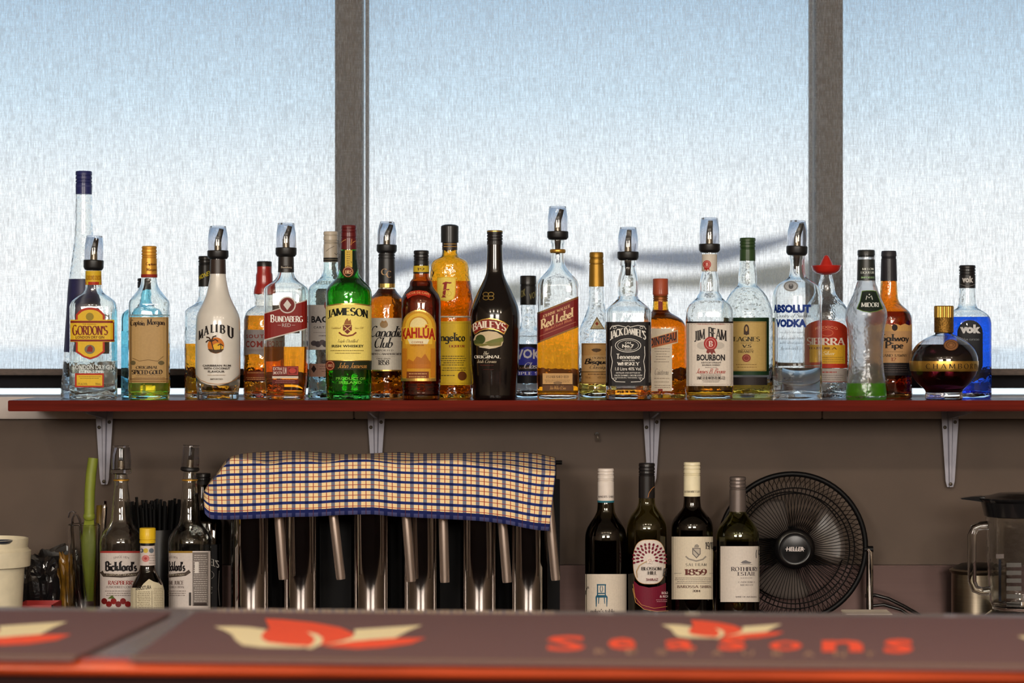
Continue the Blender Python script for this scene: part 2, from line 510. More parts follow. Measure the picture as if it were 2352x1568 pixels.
class Bottle:
    def __init__(self, name, label, cx, Y, prof, n=2.0, dr=1.0, blend=None, z=SHELF_Z, group=None, segs=None, cat='bottle', rz=0.0):
        self.cx, self.Y, self.z0, self.n, self.dr = cx, Y, z, n, dr
        self.s = Y / FPX
        self.base = 784 + (CAMZ - z) * FPX / Y
        prof = [p for p in prof if p[0] < self.base - 5]
        last = prof[-1][1]
        self.prof = prof + [(self.base - 3.2, last), (self.base - 1.0, last - 1.6), (self.base, last - 4.5)]
        self.f = pchip([p[0] for p in self.prof], [p[1] for p in self.prof])
        self.blend = blend or (prof[0][0], prof[0][0] + 1)
        self.segs = segs or (48 if n < 2.5 else 88)
        self.x0 = (cx - 1176) * Y / FPX
        self.root = empty(name, (self.x0, Y, z), rz)
        tag(self.root, label, cat, group)
        self.lay = 0
        self.wfix = None
        self.e0 = .00022
    def zz(self, y): return (self.base - y) * self.s
    def sec(self, y):
        a, b = self.blend
        t = min(1, max(0, (y - a) / (b - a)))
        t = t * t * (3 - 2 * t)
        return 2 + (self.n - 2) * t, 1 + (self.dr - 1) * t
    def ring(self, y, w, extra=0.0):
        n, dr = self.sec(y)
        d = (w * dr)
        out = []
        for k in range(self.segs):
            a = 2 * math.pi * (k + .5) / self.segs
            c, s = math.cos(a), math.sin(a)
            r = (abs(c / (w + extra)) ** n + abs(s / (d + extra)) ** n) ** (-1 / n)
            out.append((r * c, r * s))
        return out
    def ys(self, y0, y1):
        keys = [p[0] for p in self.prof]
        out = []
        for a, b in zip(keys[:-1], keys[1:]):
            k = max(1, min(6, int((b - a) / 3.5)))
            dw = abs(self.f(a) - self.f(b))
            if dw < .4: k = 1 if b - a < 60 else 3
            out += [a + (b - a) * i / k for i in range(k)]
        out.append(keys[-1])
        return [y0] + [y for y in out if y0 + .3 < y < y1 - .3] + [y1]
    def skin(self, rows, caps=(True, True)):
        """rows: list of (z, ring)"""
        S = self.segs
        v, f = [], []
        for z, rg in rows:
            v += [(x, y, z) for x, y in rg]
        for i in range(len(rows) - 1):
            for k in range(S):
                a, b = i * S + k, i * S + (k + 1) % S
                f.append((a, b, b + S, a + S))
        if caps[0]: f.append(tuple(range(S - 1, -1, -1)))
        if caps[1]: f.append(tuple((len(rows) - 1) * S + k for k in range(S)))
        return v, f
    def glass(self, mat, wall=3.0, foot=9.0, top=None, solid=False, punt=5.0):
        """the moulded glass: outer skin, mouth and inner skin in one closed surface"""
        top = top or self.prof[0][0]
        self.wall, self.foot = wall, foot
        yo = self.ys(top, self.base)[::-1]
        rows = [(self.zz(y), self.ring(y, self.f(y) * self.s)) for y in yo]
        if not solid:
            yi = self.ys(top, self.base - foot)
            for y in yi:
                w = max(4.0, self.f(y) - wall)
                near = (self.base - foot) - y
                if near < 8: w -= (8 - near) ** 2 * .07
                rows.append((self.zz(y), self.ring(y, w * self.s)))
        v, f = self.skin(rows, (False, False))
        S = self.segs
        c = len(v)
        v.append((0, 0, punt * self.s if not solid else 0.0))
        for k in range(S): f.append((c, (k + 1) % S, k))
        e = len(v)
        b0 = (len(rows) - 1) * S
        v.append((0, 0, rows[-1][0] + (punt * .9 * self.s if not solid else 0)))
        for k in range(S): f.append((e, b0 + k, b0 + (k + 1) % S))
        self.body = from_py('glass_body', v, f, mat, self.root, True, math.radians(60))
        return self
    def fill(self, level, rgb, rough=0.0, ior=1.34, mat=None):
        """the drink inside, a hair into the glass so that no air gap shows"""
        ov = .35
        yb = self.base - self.foot + ov
        rows = []
        for y in self.ys(level, yb)[::-1]:
            w = max(4.0, self.f(y) - self.wall) + ov
            near = yb - y
            if near < 8: w -= (8 - near) ** 2 * .07
            rows.append((self.zz(y), self.ring(y, w * self.s)))
        v, f = self.skin(rows, (False, True))
        S = self.segs
        c = len(v)
        v.append((0, 0, rows[0][0] + 4.0 * self.s))
        for k in range(S): f.append((c, (k + 1) % S, k))
        from_py('liquid', v, f, mat or glass(rgb, rough, ior), self.root, True, math.radians(50))
        return self
    def shell(self, name, y0, y1, e, mat, edge=None):
        """a sleeve on the glass between two heights; edge lifts its lower rim towards the sides"""
        rows = []
        self.e0 = max(self.e0, e + .0003)
        for y in self.ys(y0, y1)[::-1]:
            rows.append((self.zz(y), self.ring(y, self.f(y) * self.s, e)))
        v, f = self.skin(rows, (False, False))
        if edge:
            zt = self.zz(y1)
            v2 = []
            for (x, y, z) in v:
                k = min(1, max(0, (self.zz(y1) + 40 * self.s - z) / (40 * self.s)))
                v2.append((x, y, z + k * edge * self.s * (abs(x) / (self.f(y1) * self.s)) ** 2))
            v = v2
        return from_py(name, v, f, mat, self.root, True, math.radians(50))
    # ---- print on the surface
    def loc(self, px, py, side=-1, e=0.0):
        x = (px - self.cx) * self.s
        z = (self.base - py) * self.s
        for _ in range(4):
            yy = self.base - z / self.s
            n, dr = self.sec(yy)
            w = (self.wfix or self.f(yy)) * self.s
            d = w * dr
            q = min(abs(x) / w, .985)
            dep = d * (1 - q ** n) ** (1 / n)
            Yd = self.Y + side * dep
            x = (px - 1176) * Yd / FPX - self.x0
            z = CAMZ - (py - 784) * Yd / FPX - self.z0
        yy = self.base - z / self.s
        n, dr = self.sec(yy)
        w = (self.wfix or self.f(yy)) * self.s
        d = w * dr
        x = max(-.985 * w, min(.985 * w, x))
        q = abs(x) / w
        dep = d * (1 - q ** n) ** (1 / n)
        # outward direction of the section
        nx = (q ** (n - 1)) / w * (1 if x > 0 else -1)
        ny = ((dep / d) ** (n - 1)) / d * side
        L = math.hypot(nx, ny) or 1
        return (x + nx / L * e, side * dep + ny / L * e, z)
    def _mesh(self, name, elems, parent, side, step, vstep):
        bm = bmesh.new()
        mats = []
        for el in elems:
            if not el['v']: continue
            self.lay += 1
            c = el['c']
            if c not in mats: mats.append(c)
            pts = el['v']
            if 'text' in el and self.n < 2.5:
                x0, x1 = el['text']
                ym = sum(p[1] for p in pts) / len(pts)
                hw = self.wfix or self.f(ym)
                A = [math.asin(max(-.97, min(.97, (q - self.cx) / hw))) for q in (x0, x1)]
                pts = [(self.cx + hw * math.sin(A[0] + (A[1] - A[0]) * (p[0] - x0) / (x1 - x0)) if -.2 < (p[0] - x0) / (x1 - x0) < 1.2 else p[0], p[1]) for p in pts]
            vs = [bm.verts.new((p[0], self.lay, p[1])) for p in pts]
            fs = []
            for f in el['f']:
                try:
                    fc = bm.faces.new([vs[i] for i in f])
                    fc.material_index = mats.index(c)
                    fs.append(fc)
                except ValueError:
                    pass
        bm.normal_update()
        big = [f for f in bm.faces if len(f.verts) > 4]
        if big: bmesh.ops.triangulate(bm, faces=big)
        xs = [v.co.x for v in bm.verts]
        zs = [v.co.z for v in bm.verts]
        def cuts(lo, hi, st): return [lo + st * i for i in range(1, int((hi - lo) / st) + 1)]
        for cx in cuts(min(xs), max(xs), step):
            bmesh.ops.bisect_plane(bm, geom=bm.verts[:] + bm.edges[:] + bm.faces[:], plane_co=(cx, 0, 0), plane_no=(1, 0, 0))
        if vstep:
            for cz in cuts(min(zs), max(zs), vstep):
                bmesh.ops.bisect_plane(bm, geom=bm.verts[:] + bm.edges[:] + bm.faces[:], plane_co=(0, 0, cz), plane_no=(0, 0, 1))
        for v in bm.verts:
            v.co = self.loc(v.co.x, v.co.z, side, self.e0 + .00009 * v.co.y)
        for f in bm.faces:
            f.normal_update()
            ctr = f.calc_center_median()
            if f.normal.y * side < 0: f.normal_flip()
        return from_bm(name, bm, [paper(c) for c in mats], parent, False)
    def label(self, papers, prints=(), name='label', side=-1, step=None, vstep=None, print_name='lettering'):
        if step is None: step = 5.0 if self.n < 2.5 else 7.0
        self.lay = 0
        lb = self._mesh(name, papers, self.root, side, step, vstep)
        if prints: self._mesh(print_name, prints, lb, side, step, vstep)
        return lb
    def marks(self, prints, name='printing', vstep=None):
        """lettering printed straight on the glass"""
        self.lay = 0
        return self._mesh(name, prints, self.root, -1, 5.0, vstep)
    def cap_marks(self, prints, hw, name='cap_lettering'):
        self.wfix = hw + .35
        o = self.marks(prints, name)
        self.wfix = None
        return o
    # ---- closures
    def cap(self, y0, y1, hw, rgb, ridges=(), rough=.35, metal=0.0, hw1=None, dome=0.0, name='cap', dx=0.0, bands=()):
        """a turned screw cap; ridges are grooves at those heights, bands are (y0, y1, colour) sleeves"""
        hw1 = hw1 or hw
        s = self.s
        pr = [(y1, hw1)]
        for y in sorted(ridges, reverse=True):
            h = hw1 + (hw - hw1) * (y1 - y) / (y1 - y0)
            pr += [(y + 1.6, h), (y + .5, h - 1.3), (y - .5, h - 1.3), (y - 1.6, h + .25)]
        pr += [(y0 + 2.0, hw), (y0 + .6, hw - .7), (y0, hw - 2.2)]
        if dome:
            pr[-3:] = [(y0 + dome, hw), (y0 + dome * .5, hw * .88), (y0 + dome * .15, hw * .6), (y0, hw * .25)]
        prof = [(self.zz(y), w * s) for y, w in pr]
        m = rgb if not isinstance(rgb, tuple) else plain(rgb, rough, metal, 0.12 if not metal else 0, spec=.3)
        o = lathe_obj(name, prof, m, self.root, 40, loc=(dx * s, 0, 0))
        for (a, b, c) in bands:
            ha = hw1 + (hw - hw1) * (y1 - a) / (y1 - y0)
            hb = hw1 + (hw - hw1) * (y1 - b) / (y1 - y0)
            lathe_obj('cap_band', [(self.zz(b), (hb + .35) * s), (self.zz(a), (ha + .35) * s)], paper(c), o, 40, cap0=False, cap1=False)
        return o
    def sleeve(self, y0, y1, rgb, e=.0004, name='neck_sleeve', rough=.4):
        return self.shell(name, y0, y1, e, rgb if not isinstance(rgb, tuple) else plain(rgb, rough))
    def pourer(self, y0, y1, y2, hwt, hwc, lean=0.0, turn=0.0, stop=None, dx=0.0, clear_collar=False):
        """free-pour spout: black collar, clear tapered cover, bent black spout, rubber stopper in the mouth"""
        s = self.s
        Z = self.zz
        cm = plain((16, 16, 18), .4) if not clear_collar else glass((.9, .92, .93))
        h = (y2 - y1)
        col = lathe_obj('pourer', [(Z(y2 + 1), hwc * .62 * s), (Z(y2), hwc * .84 * s), (Z(y2 - .18 * h), hwc * .96 * s), (Z(y2 - .3 * h), hwc * s), (Z(y1 + 1.5), hwc * s),
                                  (Z(y1), (hwc - 1.2) * s), (Z(y1 - .6), hwc * .5 * s)], cm, self.root, 40)
        zb, zt = Z(y1) + .0004, Z(y0)
        rb, rt = (hwc - 1.6) * s, hwt * s
        t = 1.3 * s
        pr = [(zb, rb), (zb + (zt - zb) * .3, rb * 1.02), (zb + (zt - zb) * .6, rb * .97), (zt - 2.5 * s, rt + .3 * s), (zt - .5 * s, rt), (zt, rt - 1.5 * s),
              (zt - 4.0 * s, rt - 2.2 * s), (zb + (zt - zb) * .6, rb * .97 - t), (zb + (zt - zb) * .3, rb * 1.02 - t), (zb, rb - t)]
        v, f = lathe(pr, 40, False, False)
        S = 40
        f.append(tuple(5 * S + k for k in range(S)))
        i6 = len(v)
        f = [q for q in f if not (min(q) // S == 5 and max(q) // S == 6)]
        f.append(tuple(6 * S + k for k in range(S - 1, -1, -1)))
        for k in range(S):
            f.append((9 * S + k, 9 * S + (k + 1) % S, (k + 1) % S, k))
        from_py('cover', v, f, glass((.76, .78, .83), 0.03, 1.4), col, True, math.radians(40))
        hh = zt - zb
        c, sn = math.cos(turn), math.sin(turn)
        pts = [(0, 0, zb - .002), (0, 0, zb + hh * .3), (c * .0015, sn * .0015, zb + hh * .48), (c * .0055, sn * .0055, zb + hh * .72), (c * .0075, sn * .0075, zb + hh * .88)]
        tube_obj('spout', pts, [.0062, .0058, .0054, .0046, .0040], mat_rubber(), col, 14)
        lathe_obj('stem', [(zb - .001, .0064), (zb + hh * .34, .0060)], plain((170, 160, 140), .25, 1.0), col, 20)
        if stop:
            yb, hw = stop
            lathe_obj('stopper', [(Z(yb), hw * .62 * s), (Z(yb - 3), hw * .7 * s), (Z(y2) + .001, hw * s)], mat_rubber(), col, 24)
        for o in [col]:
            o.rotation_euler = (0, 0, 0)
        if lean:
            p = Z(y2)
            col.matrix_local = Matrix.Translation((dx * s, 0, p)) @ Matrix.Rotation(lean, 4, 'Y') @ Matrix.Translation((0, 0, -p))
        else:
            col.location = (dx * s, 0, 0)
        return col
def top_ring(b, y, w, h, mat, name='neck_ring'):
    """a bead of glass or metal around the neck"""
    s = b.s
    pr = [(b.zz(y + h / 2), (w - 1.5) * s), (b.zz(y + h / 4), w * s), (b.zz(y - h / 4), w * s), (b.zz(y - h / 2), (w - 1.5) * s)]
    return lathe_obj(name, pr, mat, b.root, 40, cap0=False, cap1=False)

# ------------------------------------------------------------------ the room
wall_m = plain((80, 66, 56), .75, 0, 0, .10, (9, 9, 9), .25)
room_m = plain((150, 132, 112), .8, 0, 0, .05, (5, 5, 5), .1)
RX, RY0, WY, RZ = 2.7, -2.0, 4.45, 2.8
def slab(name, *b, mat=None, label=None):
    bm = bmesh.new()
    box(bm, *b)
    bmesh.ops.recalc_face_normals(bm, faces=bm.faces)
    return struct(from_bm(name, bm, mat, None, False), label)
slab('floor', -RX, RX, RY0, WY, -.06, 0, mat=plain((78, 62, 50), .5, 0, 0, .2, (3, 14, 3)))
slab('ceiling', -RX, RX, RY0, WY + .2, RZ, RZ + .06, mat=plain((186, 176, 160), .9))
slab('wall_left', -RX - .1, -RX, RY0, WY + .2, 0, RZ, mat=room_m)
slab('wall_right', RX, RX + .1, RY0, WY + .2, 0, RZ, mat=room_m)
slab('wall_front', -RX, RX, RY0 - .1, RY0, 0, RZ, mat=room_m)
bm = bmesh.new()
box(bm, -RX, RX, WY, WY + .17, 0, 1.357)
box(bm, -RX, RX, WY, WY + .17, 2.56, RZ)
box(bm, -RX, -2.3, WY, WY + .17, 1.357, 2.56)
box(bm, 2.3, RX, WY, WY + .17, 1.357, 2.56)
struct(from_bm('wall_back', bm, wall_m, None, False), 'brown painted wall under the window sill')
# white sill boards on the wall under the glass: three lengths butted together
sill_m = plain((168, 158, 152), .45, 0, 0, .07, (20, 20, 20), .08)
xs = [-2.3, at(813, 950, 4.44).x, at(1888, 950, 4.44).x, 2.3]
for i in range(3):
    o = bev_box('trim_%d' % (i + 1), xs[i] + .0008, xs[i + 1] - .0008, 4.437, 4.66, 1.358, 1.3985, sill_m, None, .0015)
    struct(o, 'white painted sill board below the window')
# window: dark bottom rail, posts with glazing beads, panes
win = empty('window_1', (0, 4.6, 1.4))
struct(win, 'wide window with brown posts behind the roller blind')
def wpart(name, x0, x1, y0, y1, z0, z1, mat, r=.0015):
    o = bev_box(name, x0, x1, y0, y1, z0, z1, mat, None, r)
    o.parent = win
    o.matrix_parent_inverse = Matrix.Translation(-Vector(win.location))
    return o
post_m = plain((74, 62, 50), .6, 0, 0, .1, (60, 60, 6))
beadg_m = plain((96, 98, 100), .5)
dark_m = plain((20, 19, 23), .7, 0, 0, .06, (60, 60, 60), 0, .15)
zb0, zb1 = at(0, 891, 4.6).z, at(0, 860, 4.6).z
wpart('bottom_rail', -2.3, 2.3, 4.585, 4.64, zb0, zb1, dark_m)
wpart('top_rail', -2.3, 2.3, 4.585, 4.64, 2.5, 2.56, dark_m)
def xat(px, Y=4.6): return (px - 1176) * Y / FPX
for a, b in ((771, 832), (1873, 1933)):
    wpart('post', xat(a), xat(b), 4.58, 4.66, zb1, 2.5, post_m)
for a, b, m in ((839, 847, beadg_m), (1859, 1866, beadg_m)):
    wpart('glazing_bead', xat(a), xat(b), 4.60, 4.617, zb1, 2.5, m, .0006)
pane_m, nt, b = new_mat('window_glass')
gl = nt.nodes.new('ShaderNodeBsdfGlossy'); gl.inputs['Roughness'].default_value = 0.55
tp = nt.nodes.new('ShaderNodeBsdfTransparent'); tp.inputs['Color'].default_value = (.95, .97, .97, 1)
fr = nt.nodes.new('ShaderNodeFresnel'); mx = nt.nodes.new('ShaderNodeMixShader')
nt.links.new(fr.outputs[0], mx.inputs[0]); nt.links.new(tp.outputs[0], mx.inputs[1]); nt.links.new(gl.outputs[0], mx.inputs[2])
nt.links.new(mx.outputs[0], nt.nodes['Material Output'].inputs[0])
for a, b in ((-2.3, xat(771)), (xat(832), xat(1873)), (xat(1933), 2.3)):
    wpart('pane', a, b, 4.618, 4.622, zb1, 2.5, pane_m, 0)
wpart('pane', -2.3, 2.3, 4.618, 4.622, 1.399, zb0, pane_m, 0)

# roller blind: one wide sheet of slubbed see-through fabric with a hem bar
blind = empty('roller_blind', (0, 4.52, at(0, 847, 4.52).z))
tag(blind, 'wide pale translucent roller blind with vertical slub threads drawn over the window', 'blind')
bz = blind.location.z
fab, nt, b = new_mat('blind_fabric')
nt.nodes.remove(b)
tc = nt.nodes.new('ShaderNodeTexCoord')
def nzn(scale, detail=2.0):
    mp = nt.nodes.new('ShaderNodeMapping'); mp.inputs['Scale'].default_value = scale
    nz = nt.nodes.new('ShaderNodeTexNoise'); nz.inputs['Scale'].default_value = 1.0; nz.inputs['Detail'].default_value = detail
    nt.links.new(tc.outputs['Object'], mp.inputs[0]); nt.links.new(mp.outputs[0], nz.inputs[0])
    return nz.outputs[0]
def mth(op, a, b):
    m = nt.nodes.new('ShaderNodeMath'); m.operation = op
    for i, q in enumerate((a, b)):
        if isinstance(q, (int, float)): m.inputs[i].default_value = q
        else: nt.links.new(q, m.inputs[i])
    return m.outputs[0]
n1 = nzn((560, 1, 75)); n2 = nzn((300, 1, 22)); n3 = nzn((40, 1, 620)); n4 = nzn((60, 1, 5))
acc = mth('ADD', mth('MULTIPLY', mth('SUBTRACT', n1, .5), .85), mth('MULTIPLY', mth('SUBTRACT', n2, .5), .55))
acc = mth('ADD', acc, mth('MULTIPLY', mth('SUBTRACT', n3, .5), .4))
acc = mth('ADD', acc, mth('MULTIPLY', mth('SUBTRACT', n4, .5), .15))
fac = nt.nodes.new('ShaderNodeClamp'); fac.inputs[1].default_value = .12; fac.inputs[2].default_value = .92
nt.links.new(mth('ADD', acc, .60), fac.inputs[0])
trl = nt.nodes.new('ShaderNodeBsdfTranslucent'); trl.inputs['Color'].default_value = (.62, .64, .66, 1)
dif = nt.nodes.new('ShaderNodeBsdfDiffuse'); dif.inputs['Color'].default_value = (.24, .22, .19, 1)
tpp = nt.nodes.new('ShaderNodeBsdfTransparent'); tpp.inputs['Color'].default_value = (.925, .92, .935, 1)
m1 = nt.nodes.new('ShaderNodeMixShader'); m1.inputs[0].default_value = .5
m2 = nt.nodes.new('ShaderNodeMixShader')
nt.links.new(trl.outputs[0], m1.inputs[1]); nt.links.new(dif.outputs[0], m1.inputs[2])
nt.links.new(fac.outputs[0], m2.inputs[0]); nt.links.new(m1.outputs[0], m2.inputs[1]); nt.links.new(tpp.outputs[0], m2.inputs[2])
nt.links.new(m2.outputs[0], nt.nodes['Material Output'].inputs[0])
NX, NZ = 60, 6
v, f = [], []
for j in range(NZ + 1):
    for i in range(NX + 1):
        x = -2.28 + 4.56 * i / NX
        v.append((x, .0015 * math.sin(x * 9) * (j / NZ), 1.06 * j / NZ))
for j in range(NZ):
    for i in range(NX):
        a = j * (NX + 1) + i
        f.append((a, a + 1, a + NX + 2, a + NX + 1))
from_py('fabric', v, f, fab, blind)
hb = bev_box('hem_bar', -2.28, 2.28, -.006, .006, at(0, 861, 4.52).z - bz, .0005, plain((70, 56, 48), .6, 0, 0, .35, (90, 20, 400)), blind, .002)
tube_obj('roller_tube', [(-2.28, 0, 1.075), (2.28, 0, 1.075)], .02, plain((200, 200, 200), .4), blind, 20)

# outside: pale terrace slab, shade sails beyond
slab('terrace_ground', -14, 14, 4.68, 40, 1.30, 1.392, mat=plain((226, 224, 218), .9, 0, 0, .05, (4, 4, 4)))
sail_m = plain((112, 116, 132), .8)
def sail(name, label, top, bot, Y, mat):
    N = 24
    ft, fb = pchip(*zip(*top)), pchip(*zip(*bot))
    x0, x1 = top[0][0], top[-1][0]
    v, f = [], []
    o0 = at((x0 + x1) / 2, 640, Y)
    for d in (0, .02):
        for i in range(N + 1):
            px = x0 + (x1 - x0) * i / N
            for k in range(5):
                t = k / 4
                p = at(px, ft(px) * (1 - t) + fb(px) * t, Y + d) - o0
                v.append((p.x, p.y + (t - .5) * .9, p.z))
    n1 = (N + 1) * 5
    for i in range(N):
        for k in range(4):
            a = i * 5 + k
            f.append((a, a + 5, a + 6, a + 1))
            f.append((n1 + a, n1 + a + 1, n1 + a + 6, n1 + a + 5))
    rim = [i * 5 for i in range(N + 1)] + [N * 5 + k for k in range(1, 5)] + [i * 5 + 4 for i in range(N - 1, -1, -1)] + [k for k in range(3, 0, -1)]
    for a, b in zip(rim, rim[1:] + rim[:1]):
        f.append((a, b, b + n1, a + n1))
    o = from_py(name, v, f, mat)
    o.location = o0
    tag(o, label, 'shade sail', 'shade sails outside the window')
    for q in (x0 + 3, x1 - 3):
        p = at(q, (ft(q) + fb(q)) / 2, Y) - o0
        tube_obj('sail_post', [(p.x, p.y, p.z + .02), (p.x, p.y, 1.392 - o0.z)], .012, plain((200, 200, 200), .5), o, 6)
sail('shade_sail', 'dim blue-grey shade sail with a raised peak outside, behind the black cream-liqueur bottle',
     [(880, 592), (1000, 590), (1085, 572), (1140, 562), (1210, 572), (1350, 612)], [(880, 640), (1000, 612), (1085, 612), (1140, 604), (1210, 602), (1350, 624)], 30, sail_m)
sail('shade_sail', 'dim grey shade sail sagging to a point outside, behind the square black-label whiskey bottle',
     [(1400, 582), (1500, 578), (1600, 574), (1720, 556), (1850, 532)], [(1400, 592), (1500, 606), (1600, 612), (1720, 588), (1850, 545)], 30, sail_m)
sail('shade_sail', 'low sandy-brown shade sail outside, behind the round vodka bottle',
     [(1440, 640), (1560, 636), (1680, 622), (1780, 606), (1900, 596)], [(1440, 652), (1560, 660), (1680, 664), (1780, 660), (1900, 668)], 34, plain((150, 138, 118), .8))
sail('shade_sail', 'low pale-beige shade sail outside, behind the brown monk-shaped bottle',
     [(860, 690), (960, 676), (1080, 664), (1160, 650), (1240, 640)], [(860, 716), (960, 712), (1080, 706), (1160, 696), (1240, 690)], 34, plain((176, 164, 142), .8))

# shelf and brackets
wood, nt, b = new_mat('red_lacquered_wood')
nz = noise_tint(nt, b, lin((84, 24, 14)), .4, (3, 40, 90), 6)
b.inputs['Roughness'].default_value = .22
edge, nt, b = new_mat('red_wood_edging')
noise_tint(nt, b, lin((88, 22, 12)), .4, (3, 40, 90), 6)
b.inputs['Roughness'].default_value = .7
b.inputs['Specular IOR Level'].default_value = .08
SX0 = (18 - 1176) * 4.19 / FPX
shelf = bev_box('shelf', SX0, 1.06, 4.19, 4.432, 1.379, SHELF_Z, [wood, edge], None, .0012)
for p in shelf.data.polygons: p.material_index = 0 if p.normal.z > .9 else 1
tag(shelf, 'long red-brown lacquered wooden shelf holding the spirit bottles in front of the window', 'shelf')
brk_m = plain((142, 140, 152), .4, 0, 0, .05, (80, 80, 80))
screw_m = plain((70, 62, 50), .45, .5)
def bracket(cx, y1, label):
    Y = 4.4365
    root = empty('shelf_bracket', at(cx, 947, Y))
    tag(root, label, 'bracket', 'brackets under the bottle shelf')
    s = Y / FPX
    zt, zb = 1.3785 - root.location.z, -(y1 - 947) * s
    def hwz(t): return (21 - 11.5 * t) * s
    bm = bmesh.new()   # wall leg with a pressed rib
    N = 14
    rows = []
    for i in range(N + 1):
        t = i / N
        z = zt + (zb - zt) * t
        w = hwz(t)
        if i == N: w *= .72
        rib = .35 * w
        prof = [(-w, 0), (-w, -.0018), (-rib, -.0018), (-rib * .55, -.0070), (rib * .55, -.0070), (rib, -.0018), (w, -.0018), (w, 0)]
        rows.append([bm.verts.new((x, y, z)) for x, y in prof])
    for a, b in zip(rows[:-1], rows[1:]):
        for k in range(7):
            bm.faces.new((a[k], b[k], b[k + 1], a[k + 1]))
    bm.faces.new(rows[-1]); bm.faces.new(rows[0][::-1])
    from_bm('wall_leg', bm, brk_m, root, True, math.radians(25))
    bm = bmesh.new()   # arm under the shelf
    rows = []
    for i in range(9):
        t = i / 8
        y = -.2 * t
        w = hwz(t * .8)
        rib = .35 * w
        d = -.016 * (1 - t) - .004
        prof = [(-w, zt), (-w, zt - .0018), (-rib, zt - .0018), (-rib * .5, zt + d), (rib * .5, zt + d), (rib, zt - .0018), (w, zt - .0018), (w, zt)]
        rows.append([bm.verts.new((x, y, z)) for x, z in prof])
    for a, b in zip(rows[:-1], rows[1:]):
        for k in range(7):
            bm.faces.new((a[k], a[k + 1], b[k + 1], b[k]))
    bm.faces.new(rows[-1]); bm.faces.new(rows[0][::-1])
    bmesh.ops.recalc_face_normals(bm, faces=bm.faces)
    from_bm('shelf_arm', bm, brk_m, root, True, math.radians(25))
    for dx, dy in ((11.5, 22), (-12, 34), (0, y1 - 947 - 7)):
        o = lathe_obj('screw', [(0, 4.2 * s), (.0012, 4.0 * s), (.0022, 2.2 * s)], screw_m, root, 16)
        o.rotation_euler = (math.pi / 2, 0, 0)
        o.location = (dx * s, -.0016 if abs(dx) > 1 else -.0068, -dy * s)
bracket(240, 1112, 'white pressed-steel shelf bracket behind the raspberry cordial bottle')
bracket(864, 1110, 'white pressed-steel shelf bracket behind the checked tea towel')
bracket(1497, 1110, 'white pressed-steel shelf bracket behind the black-capped wine bottle')
bracket(2182, 1118, 'white pressed-steel shelf bracket above the glass blender jug')
# screw hook in the wall
p = at(1371, 996, 4.44)
hk = empty('screw_hook', (p.x, 4.45, p.z))
tag(hk, 'small dark screw hook in the brown wall under the shelf', 'hook')
tube_obj('shank', [(0, .004, 0), (0, -.012, 0)], .0028, plain((25, 22, 20), .4), hk, 12)
tube_obj('hook_end', [(0, -.011, 0), (.001, -.017, -.003), (.002, -.018, -.009), (.002, -.014, -.013)], .0017, plain((120, 108, 96), .4, .6), hk, 10)

# ------------------------------------------------------------------ bottles on the shelf
F_, B_ = 4.25, 4.345
def C255(a): return a
BLK, WHT, CRM = (20, 18, 18), (236, 234, 228), (226, 214, 150)
AMBER, AMBER_D, GOLDEN = (.96, .50, .07), (.90, .36, .04), (.99, .70, .12)

# tall conical bottle with blue sleeve
b = Bottle('liqueur_bottle', 'very tall slim conical clear bottle with dark blue cap and blue sleeve', 192.5, B_,
           [(447, 18.5), (520, 20), (560, 23), (600, 28), (640, 33.5), (730, 40), (808, 45), (850, 48), (900, 52)])
b.glass(glass(CLEAR, 0, 1.5, .25), 3, 12).fill(830, (.97, .98, .98))
b.cap(393, 446, 18.6, (34, 40, 92), (404, 413, 420), bands=[(427, 429, (70, 76, 120))])
b.shell('sleeve', 641, 808, .0004, plain((34, 36, 78), .45, 0, 0, .25, (120, 120, 60)))
# yellow-label gin
b = Bottle('gin_bottle', 'flat clear gin bottle with red-edged yellow cross-shaped label and pourer', 214.6, F_,
           [(620, 17.5), (661, 18.5), (672, 23), (684, 39), (695, 50), (706, 53), (900, 53)], 4.2, .62, (655, 690))
b.glass(glass((.95, .985, .97), 0, 1.5, .12), 3.2, 10).fill(828, (.98, .99, .99))
b.shell('neck_label', 622, 654, .0004, paper((214, 176, 40)))
b.label([R(197.5, 235.5, 647, 654, (170, 50, 30))], [T("GORDON'S GORDON'S", 199, 234, 632, 643, (150, 70, 20), 'sans', 1.2)], 'neck_band')
b.pourer(541, 597, 620, 18, 23, .03, -.9)
RED = (172, 48, 28); YEL = (222, 182, 44)
cx = 207.5
arch = [(cx - 33, 734), (cx - 33, 722)] + [(cx + 33 * math.cos(math.radians(a)) * .9, 722 - 16 * math.sin(math.radians(a))) for a in range(165, 10, -15)] + [(cx + 33, 722), (cx + 33, 734)]
arch2 = [(cx - 28.5, 735), (cx - 28.5, 724)] + [(cx + 28 * math.cos(math.radians(a)) * .9, 724 - 13 * math.sin(math.radians(a))) for a in range(160, 15, -20)] + [(cx + 28.5, 724), (cx + 28.5, 735)]
drop = [(cx - 33, 784), (cx + 33, 784), (cx + 33, 808), (cx + 16, 820), (cx, 825.5), (cx - 16, 820), (cx - 33, 808)]
drop2 = [(cx - 28.5, 783), (cx + 28.5, 783), (cx + 28.5, 806), (cx + 14, 816.5), (cx, 821), (cx - 14, 816.5), (cx - 28.5, 806)]
